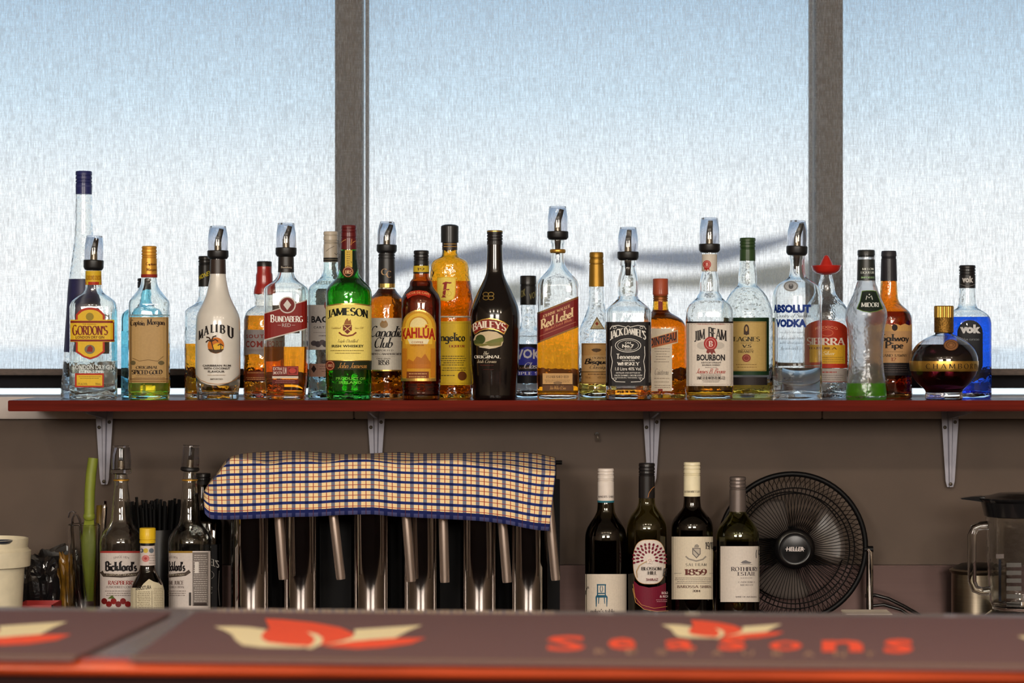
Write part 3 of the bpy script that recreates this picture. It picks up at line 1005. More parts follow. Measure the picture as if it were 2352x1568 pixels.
b.label([P(arch, RED), P(arch2, YEL), P(drop, RED), P(drop2, YEL), R(162.5, 261.5, 734, 785, YEL)],
        [R(163, 261, 736.5, 741.5, (128, 40, 26)), R(163, 261, 779.5, 784, (128, 40, 26)), R(258.5, 261, 740, 781, (128, 40, 26)), E(cx - 1, 727, 9, 9, (150, 130, 40)),
         T('G', 167, 178, 745.5, 769, (118, 30, 24), w=1.25), T("ORDON'S", 178, 248, 748, 768.5, (118, 30, 24), w=1.25, swell=.02), T('LONDON DRY GIN', 174.5, 239.5, 771, 777.5, (92, 30, 20), 'sans', 1.6),
         T('THE ORIGINAL', 190, 222, 743.2, 745.6, (150, 70, 30), 'sans'), E(cx - 1, 802, 12, 10.5, (120, 112, 90)), P([(cx - 8, 807), (cx - 5, 797), (cx + 1, 793), (cx + 6, 799), (cx + 5, 808)], (140, 34, 26))], vstep=9)
b.label([R(172.6, 238.6, 857, 889, RED), R(176.5, 235, 861, 885.5, YEL)], [LINES(180, 232, (864, 868), 1.3, (120, 96, 30), 4), T('37% ALC/VOL', 178.5, 201, 879, 884, (90, 60, 20), 'sans', 1.2), T('700mL', 219, 232, 879, 884, (90, 60, 20), 'sans', 1.2)], 'lower_label')
b.label([R(176, 254, 722, 812, (118, 120, 116))], (), 'back_label', 1)
b.marks([T('LONDON DRY GIN', 168, 262, 838, 848, (225, 232, 232), 'sans', 1.3), T('ESTD 1769', 182, 236, 850, 856, (225, 232, 232), 'sans', 1.2)], 'raised_lettering')
# spiced rum
b = Bottle('rum_bottle', 'clear spiced rum bottle with gold cap and tan label over yellow spirit', 342.7, F_,
           [(636, 17.5), (648, 18.6), (660, 22), (672, 30), (684, 39.5), (693, 45.5), (700, 47), (706, 46.4), (722, 46.4), (726, 47.3), (895, 47.3), (905, 46)], 2.8, .78, (650, 690))
b.glass(glass((.94, .985, .98), 0, 1.5, .12), 3, 11).fill(872, (1.0, .74, .04))
b.cap(565, 637, 17, (196, 142, 52), (572, 580, 587, 592), hw1=18.3, metal=.4, bands=[(630, 637, (140, 40, 30))])
b.cap_marks([T('Captain', 335, 359, 602, 611, (110, 66, 26), 'serif', 1.1, shear=.1), T('Morgan', 336, 359.5, 615, 624, (110, 66, 26), 'serif', 1.1, shear=.1)], 18.3)
b.label([R(297, 387, 728, 879, (178, 146, 96))],
        [FRAME(299, 385, 730, 877, 1.0, (140, 104, 60)), T('Captain', 299.5, 333, 735, 752, (52, 36, 24), w=1.25, arc=2), T('Morgan', 337, 379, 733, 752, (52, 36, 24), w=1.25, arc=2),
         E(306, 833, 6, 5, (96, 84, 54)), E(370, 833, 7, 5, (96, 84, 54)), STRK([(305, 822), (320, 829), (340, 826), (362, 829), (375, 818)], 1.4, (120, 92, 54)),
         T('ORIGINAL', 312, 363, 840, 846.5, (70, 52, 30), w=1.1), T('SPICED GOLD', 303, 373, 848.5, 858.5, (44, 30, 20), w=1.35, arc=-1), LINES(305, 380, (862, 866), 1.2, (130, 100, 60), 2),
         R(299, 385, 869, 871, (110, 78, 44)), R(299, 385, 873.5, 876, (140, 104, 60))])
b.label([R(304, 382, 735, 872, (112, 104, 88))], (), 'back_label', 1)
top_ring(b, 724, 47.6, 3, glass((.94, .985, .98)))
# pale blue gin behind it
b = Bottle('gin_bottle', 'pale blue square gin bottle half hidden behind the tan-labelled rum', 333, B_,
           [(660, 15), (690, 15.5), (703, 22), (712, 40), (722, 50), (732, 52), (900, 52)], 5, .8, (692, 718))
b.glass(glass((.50, .86, .95), 0, 1.5, .1), 3.2, 12).fill(760, (.80, .96, .99))
b.cap(639, 661, 17, (34, 34, 40), (646,))
# honey liqueur with black cap
b = Bottle('liqueur_bottle', 'clear half-full amber bottle with black yellow-lettered cap behind the white coconut rum', 473, B_,
           [(655, 16), (680, 17), (692, 20), (700, 28), (708, 42), (714, 47.5), (721, 49), (900, 49)])
b.glass(glass(CLEAR, 0, 1.5, .35), 3, 12).fill(789, (1.0, .40, .02))
b.cap(588, 658, 17.2, (24, 24, 24), (597, 604, 608))
b.cap_marks([T('HONEY', 458, 484, 626, 637, (206, 186, 50), 'sans', 1.8, slope=-.5)], 17.2)
# white coconut rum
b = Bottle('rum_bottle', 'white coconut rum bottle with a palm-and-sunset roundel and pourer', 500.5, F_,
           [(594, 17), (629, 17.6), (653, 21), (675, 26), (697, 35), (712, 43), (723, 47.6), (735, 49.8), (748, 50.6), (856, 51), (884, 50), (905, 47.5)])
b.glass(glass(CLEAR), 3, 12).fill(700, (.97, .98, .99))
coat = b.shell('white_coating', 628, 884, .0004, plain((206, 202, 194), .22, 0, .5, .03), 19)
b.shell('neck_sleeve', 596, 629, .0006, plain((46, 34, 30), .4))
b.pourer(519, 575, 594.6, 18.5, 24.3, 0, -.5)
b.marks([T('M', 457, 468, 757, 778, (34, 30, 30), w=1.5, slope=-.55), T('A', 468, 481, 748, 769, (34, 30, 30), w=1.5, slope=-.35), T('L', 483.5, 492, 745, 763.5, (34, 30, 30), w=1.5, slope=-.1),
         T('I', 494.5, 500.5, 744.5, 762.5, (34, 30, 30), w=1.5), T('B', 504, 517, 745.5, 765, (34, 30, 30), w=1.5, slope=.2), T('U', 520.5, 536, 750, 775, (34, 30, 30), w=1.5, slope=.55),
         E(496, 793, 18.3, 18.5, (196, 110, 30)), E(500, 798, 12, 10, (226, 176, 40)), P([(478, 801), (496, 803), (514, 801), (508, 808), (496, 811.5), (484, 808)], (70, 50, 26)),
         STRK([(492, 808), (489, 796), (486, 784)], 2.4, (60, 38, 24)), STRK([(486, 784), (479, 781), (474, 786)], 3, (60, 38, 24)), STRK([(486, 784), (481, 775), (475, 774)], 3, (60, 38, 24)),
         STRK([(486, 784), (490, 773), (497, 771)], 3, (60, 38, 24)), STRK([(486, 784), (495, 779), (501, 784)], 3, (60, 38, 24)), STRK([(506, 806), (507, 797), (506, 790)], 1.8, (60, 38, 24)), STRK([(500, 793), (506, 789.5), (512, 794)], 2.4, (60, 38, 24)),
         T('CARIBBEAN RUM', 467.5, 528.5, 837, 841.5, (60, 54, 50), 'sans', 1.8), T('WITH COCONUT', 470, 527, 843.3, 848.3, (60, 54, 50), 'sans', 1.8), T('FLAVOUR', 479, 515, 850.5, 855.5, (60, 54, 50), 'sans', 1.8),
         LINES(477, 519, (860.5,), .9, (150, 120, 90), 3), T('IMPORTED', 484, 511, 868.5, 872, (90, 80, 70), 'sans', 1.4),
         STRK([(452, 860), (462, 872), (478, 879), (500, 882), (522, 879), (538, 872), (549, 860)], 1.0, (176, 120, 60))], vstep=10)
# southern-style whiskey liqueur
b = Bottle('liqueur_bottle', 'amber liqueur bottle with black and red neck, silver label, behind the red diagonal label', 607, B_,
           [(612, 16.5), (625, 16.5), (631, 18.5), (650, 19), (662, 22.5), (676, 24), (682, 22.5), (690, 20), (696, 21.5), (702, 20.5), (707, 30), (716, 40), (727, 45), (738, 47), (800, 47.6), (900, 47.6)])
b.glass(glass((.97, .95, .90), 0, 1.5, .5), 3, 12).fill(725, (1.0, .32, .012))
b.shell('neck_sleeve', 611, 675, .0004, plain((150, 28, 22), .35, 0, .4))
b.cap(600, 612, 17.2, (30, 27, 27), ())
sv = (150, 142, 140)
b.label([P([(562, 757), (652, 757), (652, 822), (640, 828), (622, 829), (606, 820), (596, 814), (580, 812), (562, 816)], sv)],
        [T('SOUTHERN', 566.5, 648, 768, 776.5, (130, 40, 30), 'sans', 1.6, track=.2), T('COMFORT', 566, 648, 782.5, 797.5, (130, 40, 30), 'sans', 1.8, track=.1), LINES(568, 645, (802, 805), 1, (120, 100, 96), 5)])
b.label([R(563, 651, 852, 874, (120, 50, 22))], [LINES(566, 650, (855, 866, 870), 1.6, (190, 140, 90), 7), R(563, 651, 873.5, 876, (40, 20, 16))], 'lower_label')
# red diagonal label rum
b = Bottle('rum_bottle', 'square clear rum bottle with dark red diagonal label and pourer, two-fifths full of amber', 657, F_,
           [(590, 17), (625, 18), (637, 21.5), (646, 29), (653, 39), (659, 46.5), (667, 49.6), (800, 49.6), (870, 47.8), (905, 44.5)], 4.5, .8, (628, 660))
b.glass(glass((.96, .985, .97)), 3.4, 10).fill(796, (1.0, .34, .012))
b.shell('neck_sleeve', 590, 625, .0005, plain((32, 28, 28), .4))
b.label([R(643, 672, 610, 617, (34, 29, 29))], [T('Bundaberg', 646, 669, 611, 617, (190, 180, 165), 'serif', 1.1)], 'neck_print')
b.pourer(512, 568.5, 589, 18.7, 24.2, 0, -.3)
DR = (126, 26, 20)
b.label([P([(608.2, 718), (707, 687), (707, 755), (608.2, 782)], (196, 188, 180)), P([(608.2, 720.5), (707, 689.5), (707, 752.5), (608.2, 779)], DR), E(660, 700, 19.5, 19.5, (200, 194, 188)), E(660, 700, 16.6, 16.6, (110, 26, 20)), P([(660, 688), (669, 700), (660, 712), (651, 700)], (206, 202, 196))],
        [T('B', 621, 631, 722, 739.5, WHT, w=1.3), T('UNDABERG', 631.5, 695, 725.5, 739, WHT, w=1.2), T('RED', 648, 668, 742.5, 750.5, (186, 176, 172), 'sans', 1.2), R(638, 645.5, 746, 747, (190, 160, 150)), R(670.5, 678, 746, 747, (190, 160, 150))])
b.label([R(626, 685.5, 840.5, 862, (112, 30, 24)), R(625.5, 685, 863.5, 869, (206, 190, 176)), R(626, 685.5, 871, 881, (90, 26, 20))],
        [T('EXTRA', 627.5, 648, 843, 850, (214, 200, 190), 'sans', 1.4), T('SMOOTH', 627.5, 648, 852.5, 859.5, (214, 200, 190), 'sans', 1.2), T('RUM', 650, 658, 843, 859, (214, 190, 180), 'sans', 1.2), FRAME(661, 683.5, 842.5, 860, 1.2, (190, 70, 60)), E(672, 851, 8, 6, (180, 60, 50)), LINES(631, 681, (873, 877), 1.2, (170, 110, 100), 5)], 'lower_label')
b.label([R(624, 691, 692, 765, (118, 112, 108))], (), 'back_label', 1)
# white rum
b = Bottle('rum_bottle', 'clear white rum bottle with grey-white cap and pale label, behind the green whiskey bottle', 759.6, B_,
           [(598, 16.5), (618, 17), (630, 19.5), (640, 26), (650, 38.5), (658, 48), (668, 52), (680, 52.6), (900, 52.6)])
b.glass(glass((.88, .975, .965), 0, 1.5, .3), 3, 13).fill(664, (.95, .985, .985))
b.cap(531.5, 602, 16.6, (186, 176, 160), (541, 553, 557, 560), bands=[(592, 601, (28, 26, 26)), (595, 598, (150, 140, 120))])
b.cap_marks([STRK([(749, 577), (756, 571), (764, 567), (768, 565)], 1.0, (90, 80, 74)), STRK([(768, 581), (772, 585), (776, 581)], 1.2, (90, 80, 74))], 16.6)
pl = (196, 188, 182)
b.label([R(708.6, 811, 700, 803, pl)], [E(760, 701, 15, 15.5, (120, 24, 24)), E(760, 701, 11.5, 12, (40, 20, 22)), T('BACARDI', 716, 804, 725.5, 741, (34, 32, 36), 'sans', 2.2), T('CARTA BLANCA', 721, 800, 749, 754.2, (60, 54, 54), 'sans', 1.4, track=.3), R(720, 800, 763, 763.8, (130, 120, 116)),
         LINES(726, 796, (770,), 1.6, (90, 82, 80), 2), E(722, 788, 7, 6, (90, 80, 84)), E(731, 790, 7, 7, (80, 72, 76)), E(741, 786, 7, 6, (100, 90, 92)), E(748, 790, 7, 7, (80, 72, 76))])
b.label([R(710, 809, 835, 865, (166, 132, 116))], [P([(721, 838), (727, 847), (721, 856), (715, 847)], (50, 40, 40)), LINES(733, 800, (840, 846, 852), 1.6, (120, 90, 80), 3)], 'lower_label')
b.marks([T('PRAESERVATUM', 722, 797, 645, 653, (120, 140, 140), 'sans', 1.2)], 'raised_lettering')
# green irish whiskey
b = Bottle('whiskey_bottle', 'green glass whiskey bottle with maroon cap and cream-yellow label', 801, F_,
           [(570, 18), (590, 18.6), (616, 21), (632, 24.5), (642, 31.5), (651, 41), (660, 48.5), (670, 52.3), (680, 53), (895, 53), (908, 51.5)])
b.glass(glass((.10, .62, .12), 0, 1.5, .25), 3.2, 11).fill(640, (.80, .82, .22))
b.cap(517, 573, 17.6, (88, 20, 22), (526, 533, 545), hw1=18.6)
b.cap_marks([STRK([(783.5, 557), (790, 552), (795, 550)], 1.2, (200, 150, 90)), STRK([(808, 549), (806, 563), (811, 556), (817, 553)], 1.6, (200, 140, 80))], 18.2)
b.label([P([(782, 575), (820, 575), (822, 617), (815, 632), (801, 637), (787, 632), (779, 617)], (22, 40, 28)), R(792.5, 809, 574, 614, (206, 176, 70))],
        [E(799.5, 624, 12.6, 12.8, (112, 40, 26)), RING(799.5, 624, 10.8, 11, 1.0, (220, 190, 140)), T('JJ&S', 792, 807.5, 620.5, 628, (226, 196, 150), w=1.1), LINES(796, 804, (578, 583, 588, 593, 598, 603, 608), 1.6, (130, 100, 40), 6)], 'neck_label', vstep=9)
JC = (244, 226, 124)
b.label([P([(749, 701), (775, 697), (801, 695.5), (827, 697), (853, 701), (853, 828.5), (749, 828.5)], 'gold'), P([(749, 704), (775, 700), (801, 698.5), (827, 700), (853, 704), (853, 827), (749, 827)], JC), R(749, 853, 828.5, 849, (38, 44, 26))],
        [T('JAMESON', 754, 845, 714, 731.5, (30, 32, 24), w=1.4, arc=8, swell=.08), P([(788, 746), (808, 746), (808, 758), (798, 767), (788, 758)], (118, 44, 30)), STRK([(790, 748), (806, 761)], 1.8, (226, 200, 120)), STRK([(806, 748), (790, 761)], 1.8, (226, 200, 120)),
         STRK([(779, 763), (786, 769), (798, 771.5), (810, 769), (818, 763)], 3.4, (130, 60, 34)), P([(790, 745), (793, 736), (798, 730), (801, 737), (805, 733), (807, 745)], (150, 96, 50)),
         T('Established', 762, 784, 750.5, 755, (150, 120, 60), 'serif', .7, shear=.3), T('Since 1780', 814, 834, 750.5, 755, (150, 120, 60), 'serif', .7, shear=.3),
         T('Triple Distilled', 776, 823, 779, 788, (110, 90, 50), 'serif', .6, shear=.35), T('IRISH WHISKEY', 763, 834, 791.5, 797.5, (34, 34, 28), 'sans', 2.0, track=.08), LINES(759, 842, (804,), 1.6, (140, 120, 60), 8), LINES(768, 830, (810,), 1.4, (150, 128, 66), 9),
         T('John Jameson', 777, 841, 833, 845, (206, 150, 80), 'serif', .7, shear=.4), E(760, 839, 10.5, 12, (120, 44, 34)), RING(760, 839, 8.5, 10, .9, (220, 180, 130)), T('JJ&S', 754.5, 766, 836, 842, (226, 190, 150), w=1.0)], vstep=22)
b.marks([T('PRODUCT OF', 772, 838, 866, 872, (120, 190, 70), 'sans', 1.2), T('IRELAND', 779, 830, 875, 881, (120, 190, 70), 'sans', 1.2)], 'raised_lettering')
# canadian whisky
b = Bottle('whisky_bottle', 'amber whisky bottle with black neck sleeve, cream script label and pourer', 888, B_,
           [(580, 17.5), (620, 18.6), (660, 18.6), (668, 22), (677, 29.5), (686, 38.5), (694, 43.5), (702, 46), (900, 46)])
b.glass(glass((.98, .88, .72), 0, 1.5, .5), 3, 12).fill(664, (.92, .25, .012))
b.sleeve(582, 660, (26, 25, 28), .0005)
top_ring(b, 586, 19.5, 4, mat_rubber()); top_ring(b, 593, 19.5, 4, mat_rubber())
b.label([R(869, 908, 651, 660, 'gold')], [T('C', 876, 889, 617, 631, (196, 160, 120), w=.9), T('C', 887, 898, 622, 637, (196, 160, 120), w=.9)], 'neck_band')
b.pourer(509, 561.6, 581, 16.5, 23.3, .02, .2)
b.label([R(844, 932, 730, 849, (214, 206, 190)), R(844, 932, 849, 852, 'gold')], [T('Canadian', 852.5, 930, 748, 773, (34, 30, 30), 'serif', 1.0, shear=.35), T('Club', 861, 902, 774, 798, (34, 30, 30), 'serif', 1.0, shear=.35), E(882, 745, 9, 8, (160, 130, 90)), P([(875, 741), (878, 735), (882, 740), (886, 735), (890, 741)], (160, 120, 70)),
         T('IMPORTED', 862, 903, 802.5, 806.5, (90, 80, 74), w=1, track=.1), T('BLENDED CANADIAN WHISKY', 848, 928, 810, 815, (90, 80, 74), w=1), R(862, 906, 818.5, 819.1, (150, 140, 130)), T('ORIGINAL', 866, 898, 821.5, 824.5, (100, 90, 80), w=.9), T('1858', 869.5, 894, 826, 837.5, (44, 38, 36), w=1.0)])
# coffee liqueur
b = Bottle('liqueur_bottle', 'dark brown coffee liqueur bottle with arched yellow label and black cap', 967.5, F_,
           [(608, 17.4), (634, 18.2), (640, 19.6), (645, 24.5), (650, 26.4), (656, 26.6), (664, 32), (675, 40), (686, 44.2), (698, 46), (870, 46), (877, 45.6), (881, 43.6), (885, 45.4), (889, 43.4), (893, 45), (897, 43), (901, 44.4), (907, 43)])
b.glass(glass((.64, .24, .03), 0, 1.5, .12), 3, 10).fill(646, (.36, .10, .01))
b.cap(575, 611, 17.3, (24, 23, 24), (584, 592, 597))
b.shell('neck_label', 610.6, 624.7, .0004, paper((206, 176, 46)))
b.shell('neck_sleeve', 624.7, 628, .0005, plain((24, 22, 22), .4))
b.marks([T('1936', 958.5, 974.5, 614.5, 621, (110, 84, 30), w=.9)], 'neck_print')
KY = (214, 160, 40)
def archp(x0, x1, ytop, yb, r, n=14):
    cx, hw = (x0 + x1) / 2, (x1 - x0) / 2
    return [(x0, yb)] + [(cx - hw * math.cos(math.pi * k / n), ytop + r - r * math.sin(math.pi * k / n)) for k in range(n + 1)] + [(x1, yb)]
b.label([P(archp(923, 1001, 711, 875, 40), 'gold'), P(archp(925.5, 998.5, 714, 871, 38), (206, 150, 40)), P(archp(932, 992, 719, 790, 32), (226, 184, 60)), P(archp(940, 984, 726, 752, 22), (196, 140, 40)), P(archp(942.5, 981.5, 729, 752, 20), (232, 214, 150))],
        [P([(937, 778), (986, 778), (981, 790), (942, 790)], (232, 220, 180)), T('KAHLÚA', 924, 1000.5, 750.5, 784, (232, 190, 60), 'sans', 4.2, arc=6, swell=.18), T('KAHLÚA', 926, 998.5, 752.5, 782, (168, 40, 20), 'sans', 2.6, arc=6, swell=.18),
         T('COFFEE', 946, 972, 783.5, 788, (150, 80, 20), 'sans', 1.4), T('LIQUEUR', 945, 974, 790.5, 795, (150, 80, 20), 'sans', 1.4), R(929, 994, 835, 846, (184, 110, 30)), P([(932, 836), (940, 824), (950, 830), (958, 818), (968, 822), (976, 812), (984, 826), (992, 836)], (176, 106, 30)),
         R(935, 984, 853, 870, (120, 60, 26)), LINES(940, 980, (857, 864), 2, (206, 160, 100), 4), R(924, 999, 868.5, 874, 'gold'), R(926, 936, 800, 866, (190, 120, 30)), R(988, 998, 800, 866, (190, 120, 30))], vstep=25)
b.label([P([(933, 676), (945, 668.5), (962, 666), (979, 668.5), (989, 676), (986, 684), (976, 679), (962, 676.5), (948, 679), (937, 686)], (176, 50, 30))], [T('LICOR DE CAFE', 938, 985, 673, 678, (226, 170, 110), 'sans', 1.2, arc=4)], 'banner_label', vstep=4)
# hazelnut liqueur, monk shape
b = Bottle('liqueur_bottle', 'amber monk-shaped hazelnut liqueur bottle with rope belt and yellow labels', 1033, B_,
           [(552, 16.5), (582, 17.5), (589, 20), (594, 30), (599, 38), (606, 42), (640, 46.5), (665, 51), (690, 54), (706, 52.5), (720, 49.5), (727, 48.5), (735, 49.5), (760, 50.5), (900, 51)], 2.2, .9, (586, 620))
b.glass(glass((.98, .62, .10), 0, 1.5, .8), 3, 11).fill(646, (.80, .30, .02))
b.cap(515, 557, 20.3, (32, 33, 34), (), dome=5)
b.sleeve(557, 574, (40, 30, 22), .0004)
b.marks([R(1016, 1050, 559.5, 560.7, (196, 150, 70)), R(1016, 1050, 565.5, 566.7, (196, 150, 70))], 'neck_lines')
tube_obj('rope_belt', [(49.6 * b.s * math.cos(a * math.pi / 16), 45.2 * b.s * math.sin(a * math.pi / 16), b.zz(727.5)) for a in range(32)], .0016, plain((206, 190, 160), .8, 0, 0, .2, (600, 600, 600)), b.root, 8, True)
b.label([P([(1004, 637), (1025, 634.5), (1047, 637), (1046, 675), (1042, 687), (1026, 692.5), (1009, 689), (1004, 680)], (222, 178, 50)), P([(1006, 639), (1025, 636.5), (1045, 639), (1044, 674), (1040, 685), (1026, 690), (1010, 687), (1006, 679)], (232, 206, 90))],
        [T('F', 1014, 1037, 648, 683, (142, 36, 26), w=1.3, shear=.15), STRK([(1017, 652), (1024, 648), (1034, 650)], 3, (142, 36, 26)), RING(1023, 672, 7, 7, 1, (206, 170, 60)), RING(1031, 674, 6, 6, 1, (206, 170, 60))], 'shield_label', vstep=9)
b.label([P([(988, 738), (1080, 737), (1083.5, 741), (1083, 884), (986, 884), (985, 741)], (224, 186, 44))],
        [T('Frangelico', 990, 1068, 763, 790, (44, 38, 24), w=1.2, con=.6), T('LIQUEUR', 1031, 1068, 791.8, 798.4, (150, 60, 30), w=1.2), LINES(1013, 1070, (817, 822, 827, 832, 837, 844, 849), 1.8, (96, 80, 30), 11), E(1061, 863, 10, 10.5, (110, 60, 24)), LINES(1013, 1046, (861,), 2, (100, 80, 30), 3), FRAME(990, 1081, 741, 880, .9, (190, 150, 40))], vstep=30)
# black cream liqueur
b = Bottle('liqueur_bottle', 'black cream liqueur bottle with red banner and small green landscape label', 1136.5, F_,
           [(560, 17.2), (602, 18.2), (622, 19.3), (636, 23), (648, 28.5), (664, 36.5), (681, 44), (697, 51), (711, 55.2), (726, 57.3), (745, 57.5), (827, 56), (905, 51)])
b.glass(plain((11, 7, 7), .12, 0, .2, .1), 3, 9)
b.cap(529, 562, 18, (26, 22, 22), (538, 545, 552), bands=[(530.5, 532.5, 'gold')])
b.label([P([(1082, 748), (1092, 739), (1108, 732.5), (1124, 730), (1142, 732.5), (1158, 739), (1169, 747), (1158, 768), (1146, 761), (1134, 757), (1124, 756), (1112, 757), (1100, 762), (1090, 769)], 'gold'),
         P([(1084.5, 748), (1094, 741), (1108, 735), (1124, 732.5), (1142, 735), (1156, 741), (1166, 747.5), (1157, 764.5), (1146, 758.5), (1134, 754.5), (1124, 753.5), (1112, 754.5), (1100, 759.5), (1091.5, 766)], (134, 40, 32)),
         P([(1088, 780), (1092, 770), (1104, 763), (1122, 760), (1140, 762), (1154, 771), (1156, 784), (1152, 794), (1138, 799), (1124, 801), (1106, 797), (1092, 792)], (206, 186, 150))],
        [T('BAILEYS', 1086.5, 1163, 745, 761.5, (240, 226, 206), w=1.25, arc=9, swell=.08), E(1104, 779, 11, 11, (62, 74, 34)), E(1096, 785, 7, 6, (76, 84, 42)), P([(1112, 787), (1130, 780), (1155, 774), (1156, 784), (1130, 789)], (110, 116, 56)), P([(1090, 789), (1110, 789), (1152, 785), (1150, 793), (1112, 796), (1094, 793)], (122, 116, 60)), P([(1100, 797), (1120, 793), (1138, 798), (1124, 801)], (214, 200, 170)),
         T('The', 1110, 1123, 807, 814, (226, 216, 190), w=.8, shear=.4), T('ORIGINAL', 1090.5, 1150, 815.8, 822.6, (230, 222, 206), w=1.0), T('Irish Cream', 1097, 1140, 825.5, 833, (206, 190, 160), w=.7, shear=.4), R(1104, 1134, 838, 838.8, (110, 40, 34)), R(1111, 1134, 848, 848.8, (90, 34, 30))], vstep=14)
b.marks([RING(1116, 675.5, 7, 5.2, 1.5, 'gold'), RING(1116, 684, 7, 5.2, 1.5, 'gold'), RING(1128, 675.5, 7, 5.2, 1.5, 'gold'), RING(1128, 684, 7, 5.2, 1.5, 'gold')], 'gold_monogram', vstep=3)
# triple sec
b = Bottle('liqueur_bottle', 'clear triple sec bottle with black cap and blue-and-black label, behind the black cream liqueur', 1213, B_,
           [(697, 16.5), (735, 17), (752, 19), (762, 27), (770, 36), (778, 40), (790, 41), (900, 41)])
b.glass(glass(CLEAR, 0, 1.5, .3), 3, 14).fill(772, (.98, .985, .98))
b.cap(633, 700, 18.5, (26, 25, 25), (654, 656))
b.cap_marks([T('VOK', 1195, 1207, 666, 683, (150, 140, 90), 'sans', 1.6, slope=-.7), T('VOK', 1216, 1231, 670, 685, (150, 140, 90), 'sans', 1.6, slope=-.6)], 18.5)
vb = (58, 62, 168)
b.label([R(1175, 1251, 790, 880, (26, 25, 30)), P(archp(1180, 1246, 796, 838, 36), vb), R(1175, 1251, 852, 862, vb)],
        [T('VOK', 1186, 1240, 806, 828, (224, 224, 230), 'sans', 2.2, arc=5), T('Classic', 1204, 1246, 832, 846, (210, 210, 220), w=1, shear=.35), T('LIQUEUR', 1186, 1216, 842, 848, (150, 110, 80), 'sans', 1.4), T('TRIPLE SEC', 1178, 1248, 853.5, 860.5, (226, 226, 236), w=1.2, track=.1)])
# red diagonal-label scotch, square
b = Bottle('whisky_bottle', 'tall square scotch bottle with slanted dark red label, half full of golden whisky', 1281, F_,
           [(551, 16), (556, 16.5), (560, 14.5), (571, 14.5), (583, 14), (601, 15), (611, 18), (620, 23.5), (629, 31), (638, 39.5), (646, 45), (655, 47.6), (664, 48), (895, 48), (908, 47)], 5, .86, (606, 648), segs=96)
b.glass(glass((.965, .985, .98), 0, 1.5, .06), 3.4, 12).fill(752, (1.0, .34, .006))
top_ring(b, 576.7, 18.2, 8.6, plain((196, 150, 70), .3, .8))
b.pourer(473.5, 531, 550, 19, 24.4, 0, -.35, stop=(584, 7.5))
def sl(x, y): return (x, y - .40 * (x - 1281))
LR = (118, 28, 26)
b.label([P([sl(1234, 699), sl(1328, 699), sl(1328, 770), sl(1234, 770)], (150, 110, 60)), P([sl(1234, 703), sl(1328, 703), sl(1328, 766), sl(1234, 766)], LR)],
        [T('JOHNNIE WALKER', 1246, 1310, 711, 718, (206, 164, 120), w=1.0, slope=-.40), T('Red Label', 1242, 1317, 719, 741, (224, 196, 150), w=1.3, con=.8, slope=-.40), T('Blended Scotch Whisky', 1251, 1315, 741.5, 750, (206, 130, 90), w=.7, shear=.35, slope=-.40),
         STRK([sl(1240, 755.5), sl(1322, 755.5)], 1.2, (170, 110, 80)), STRK([sl(1234, 701), sl(1328, 701)], .8, (90, 50, 30)), STRK([sl(1234, 768), sl(1328, 768)], .8, (90, 50, 30)),])
b.label([R(1246.5, 1315, 857, 882, (190, 150, 96))], [T('ESTABLISHED 1820', 1255, 1306, 862, 868, (90, 66, 40), w=1), LINES(1250, 1312, (872, 876), 1.2, (110, 84, 54), 3), E(1281, 879, 10, 4, (130, 100, 66))], 'lower_label')
b.label([R(1246, 1317, 884, 897, (90, 56, 24))], [T('John Walker & Sons', 1262, 1300, 886, 894, (200, 150, 80), w=.7, shear=.35)], 'foot_label')
# cognac
b = Bottle('cognac_bottle', 'clear cognac bottle with gold capsule and small triangular seal, beside the square black-label whiskey', 1370, B_,
           [(655, 17), (690, 18), (708, 20.5), (725, 26.5), (742, 34), (757, 38.8), (772, 40.5), (880, 41), (900, 42)])
b.glass(glass(CLEAR, 0, 1.5, .25), 3, 13).fill(876, (1.0, .72, .14))
b.cap(579, 658, 15.8, (150, 112, 40), (592, 594, 606), hw1=17.6, metal=.6, rough=.4)
b.label([P([(1371, 727), (1389, 756), (1355, 756)], (120, 96, 60)), P([(1371, 731), (1386, 754), (1358, 754)], (206, 190, 150))], [P([(1371, 738), (1375, 743), (1371, 748), (1367, 743)], (150, 60, 40)), LINES(1363, 1380, (750,), 1.2, (110, 90, 60), 2)], 'seal_label', vstep=6)
b.label([R(1336, 1404, 788, 881, (196, 152, 92))], [FRAME(1337.5, 1402.5, 790, 879, 1.2, (130, 96, 50)), E(1370, 804, 10, 4, (90, 66, 36)), P([(1358, 803), (1364, 800), (1370, 806), (1376, 800), (1382, 803), (1370, 809)], (90, 66, 36)), R(1337, 1403, 816, 852, (206, 168, 112)), T('COGNAC', 1355, 1390, 819, 824, (120, 90, 56), w=1), T('Bisquit', 1342, 1398, 823, 839, (40, 30, 24), w=1.3, con=.5, shear=.25), T('Classique', 1355, 1399, 838, 849, (70, 54, 40), w=.7, shear=.35), R(1337, 1403, 853, 854.5, (90, 66, 36)),
         LINES(1350, 1396, (858,), 2, (110, 80, 46), 4), T('700 mL', 1345, 1358, 864, 869, (130, 96, 54), 'sans'), T('40% Vol', 1372, 1388, 864, 869, (130, 96, 54), 'sans')])
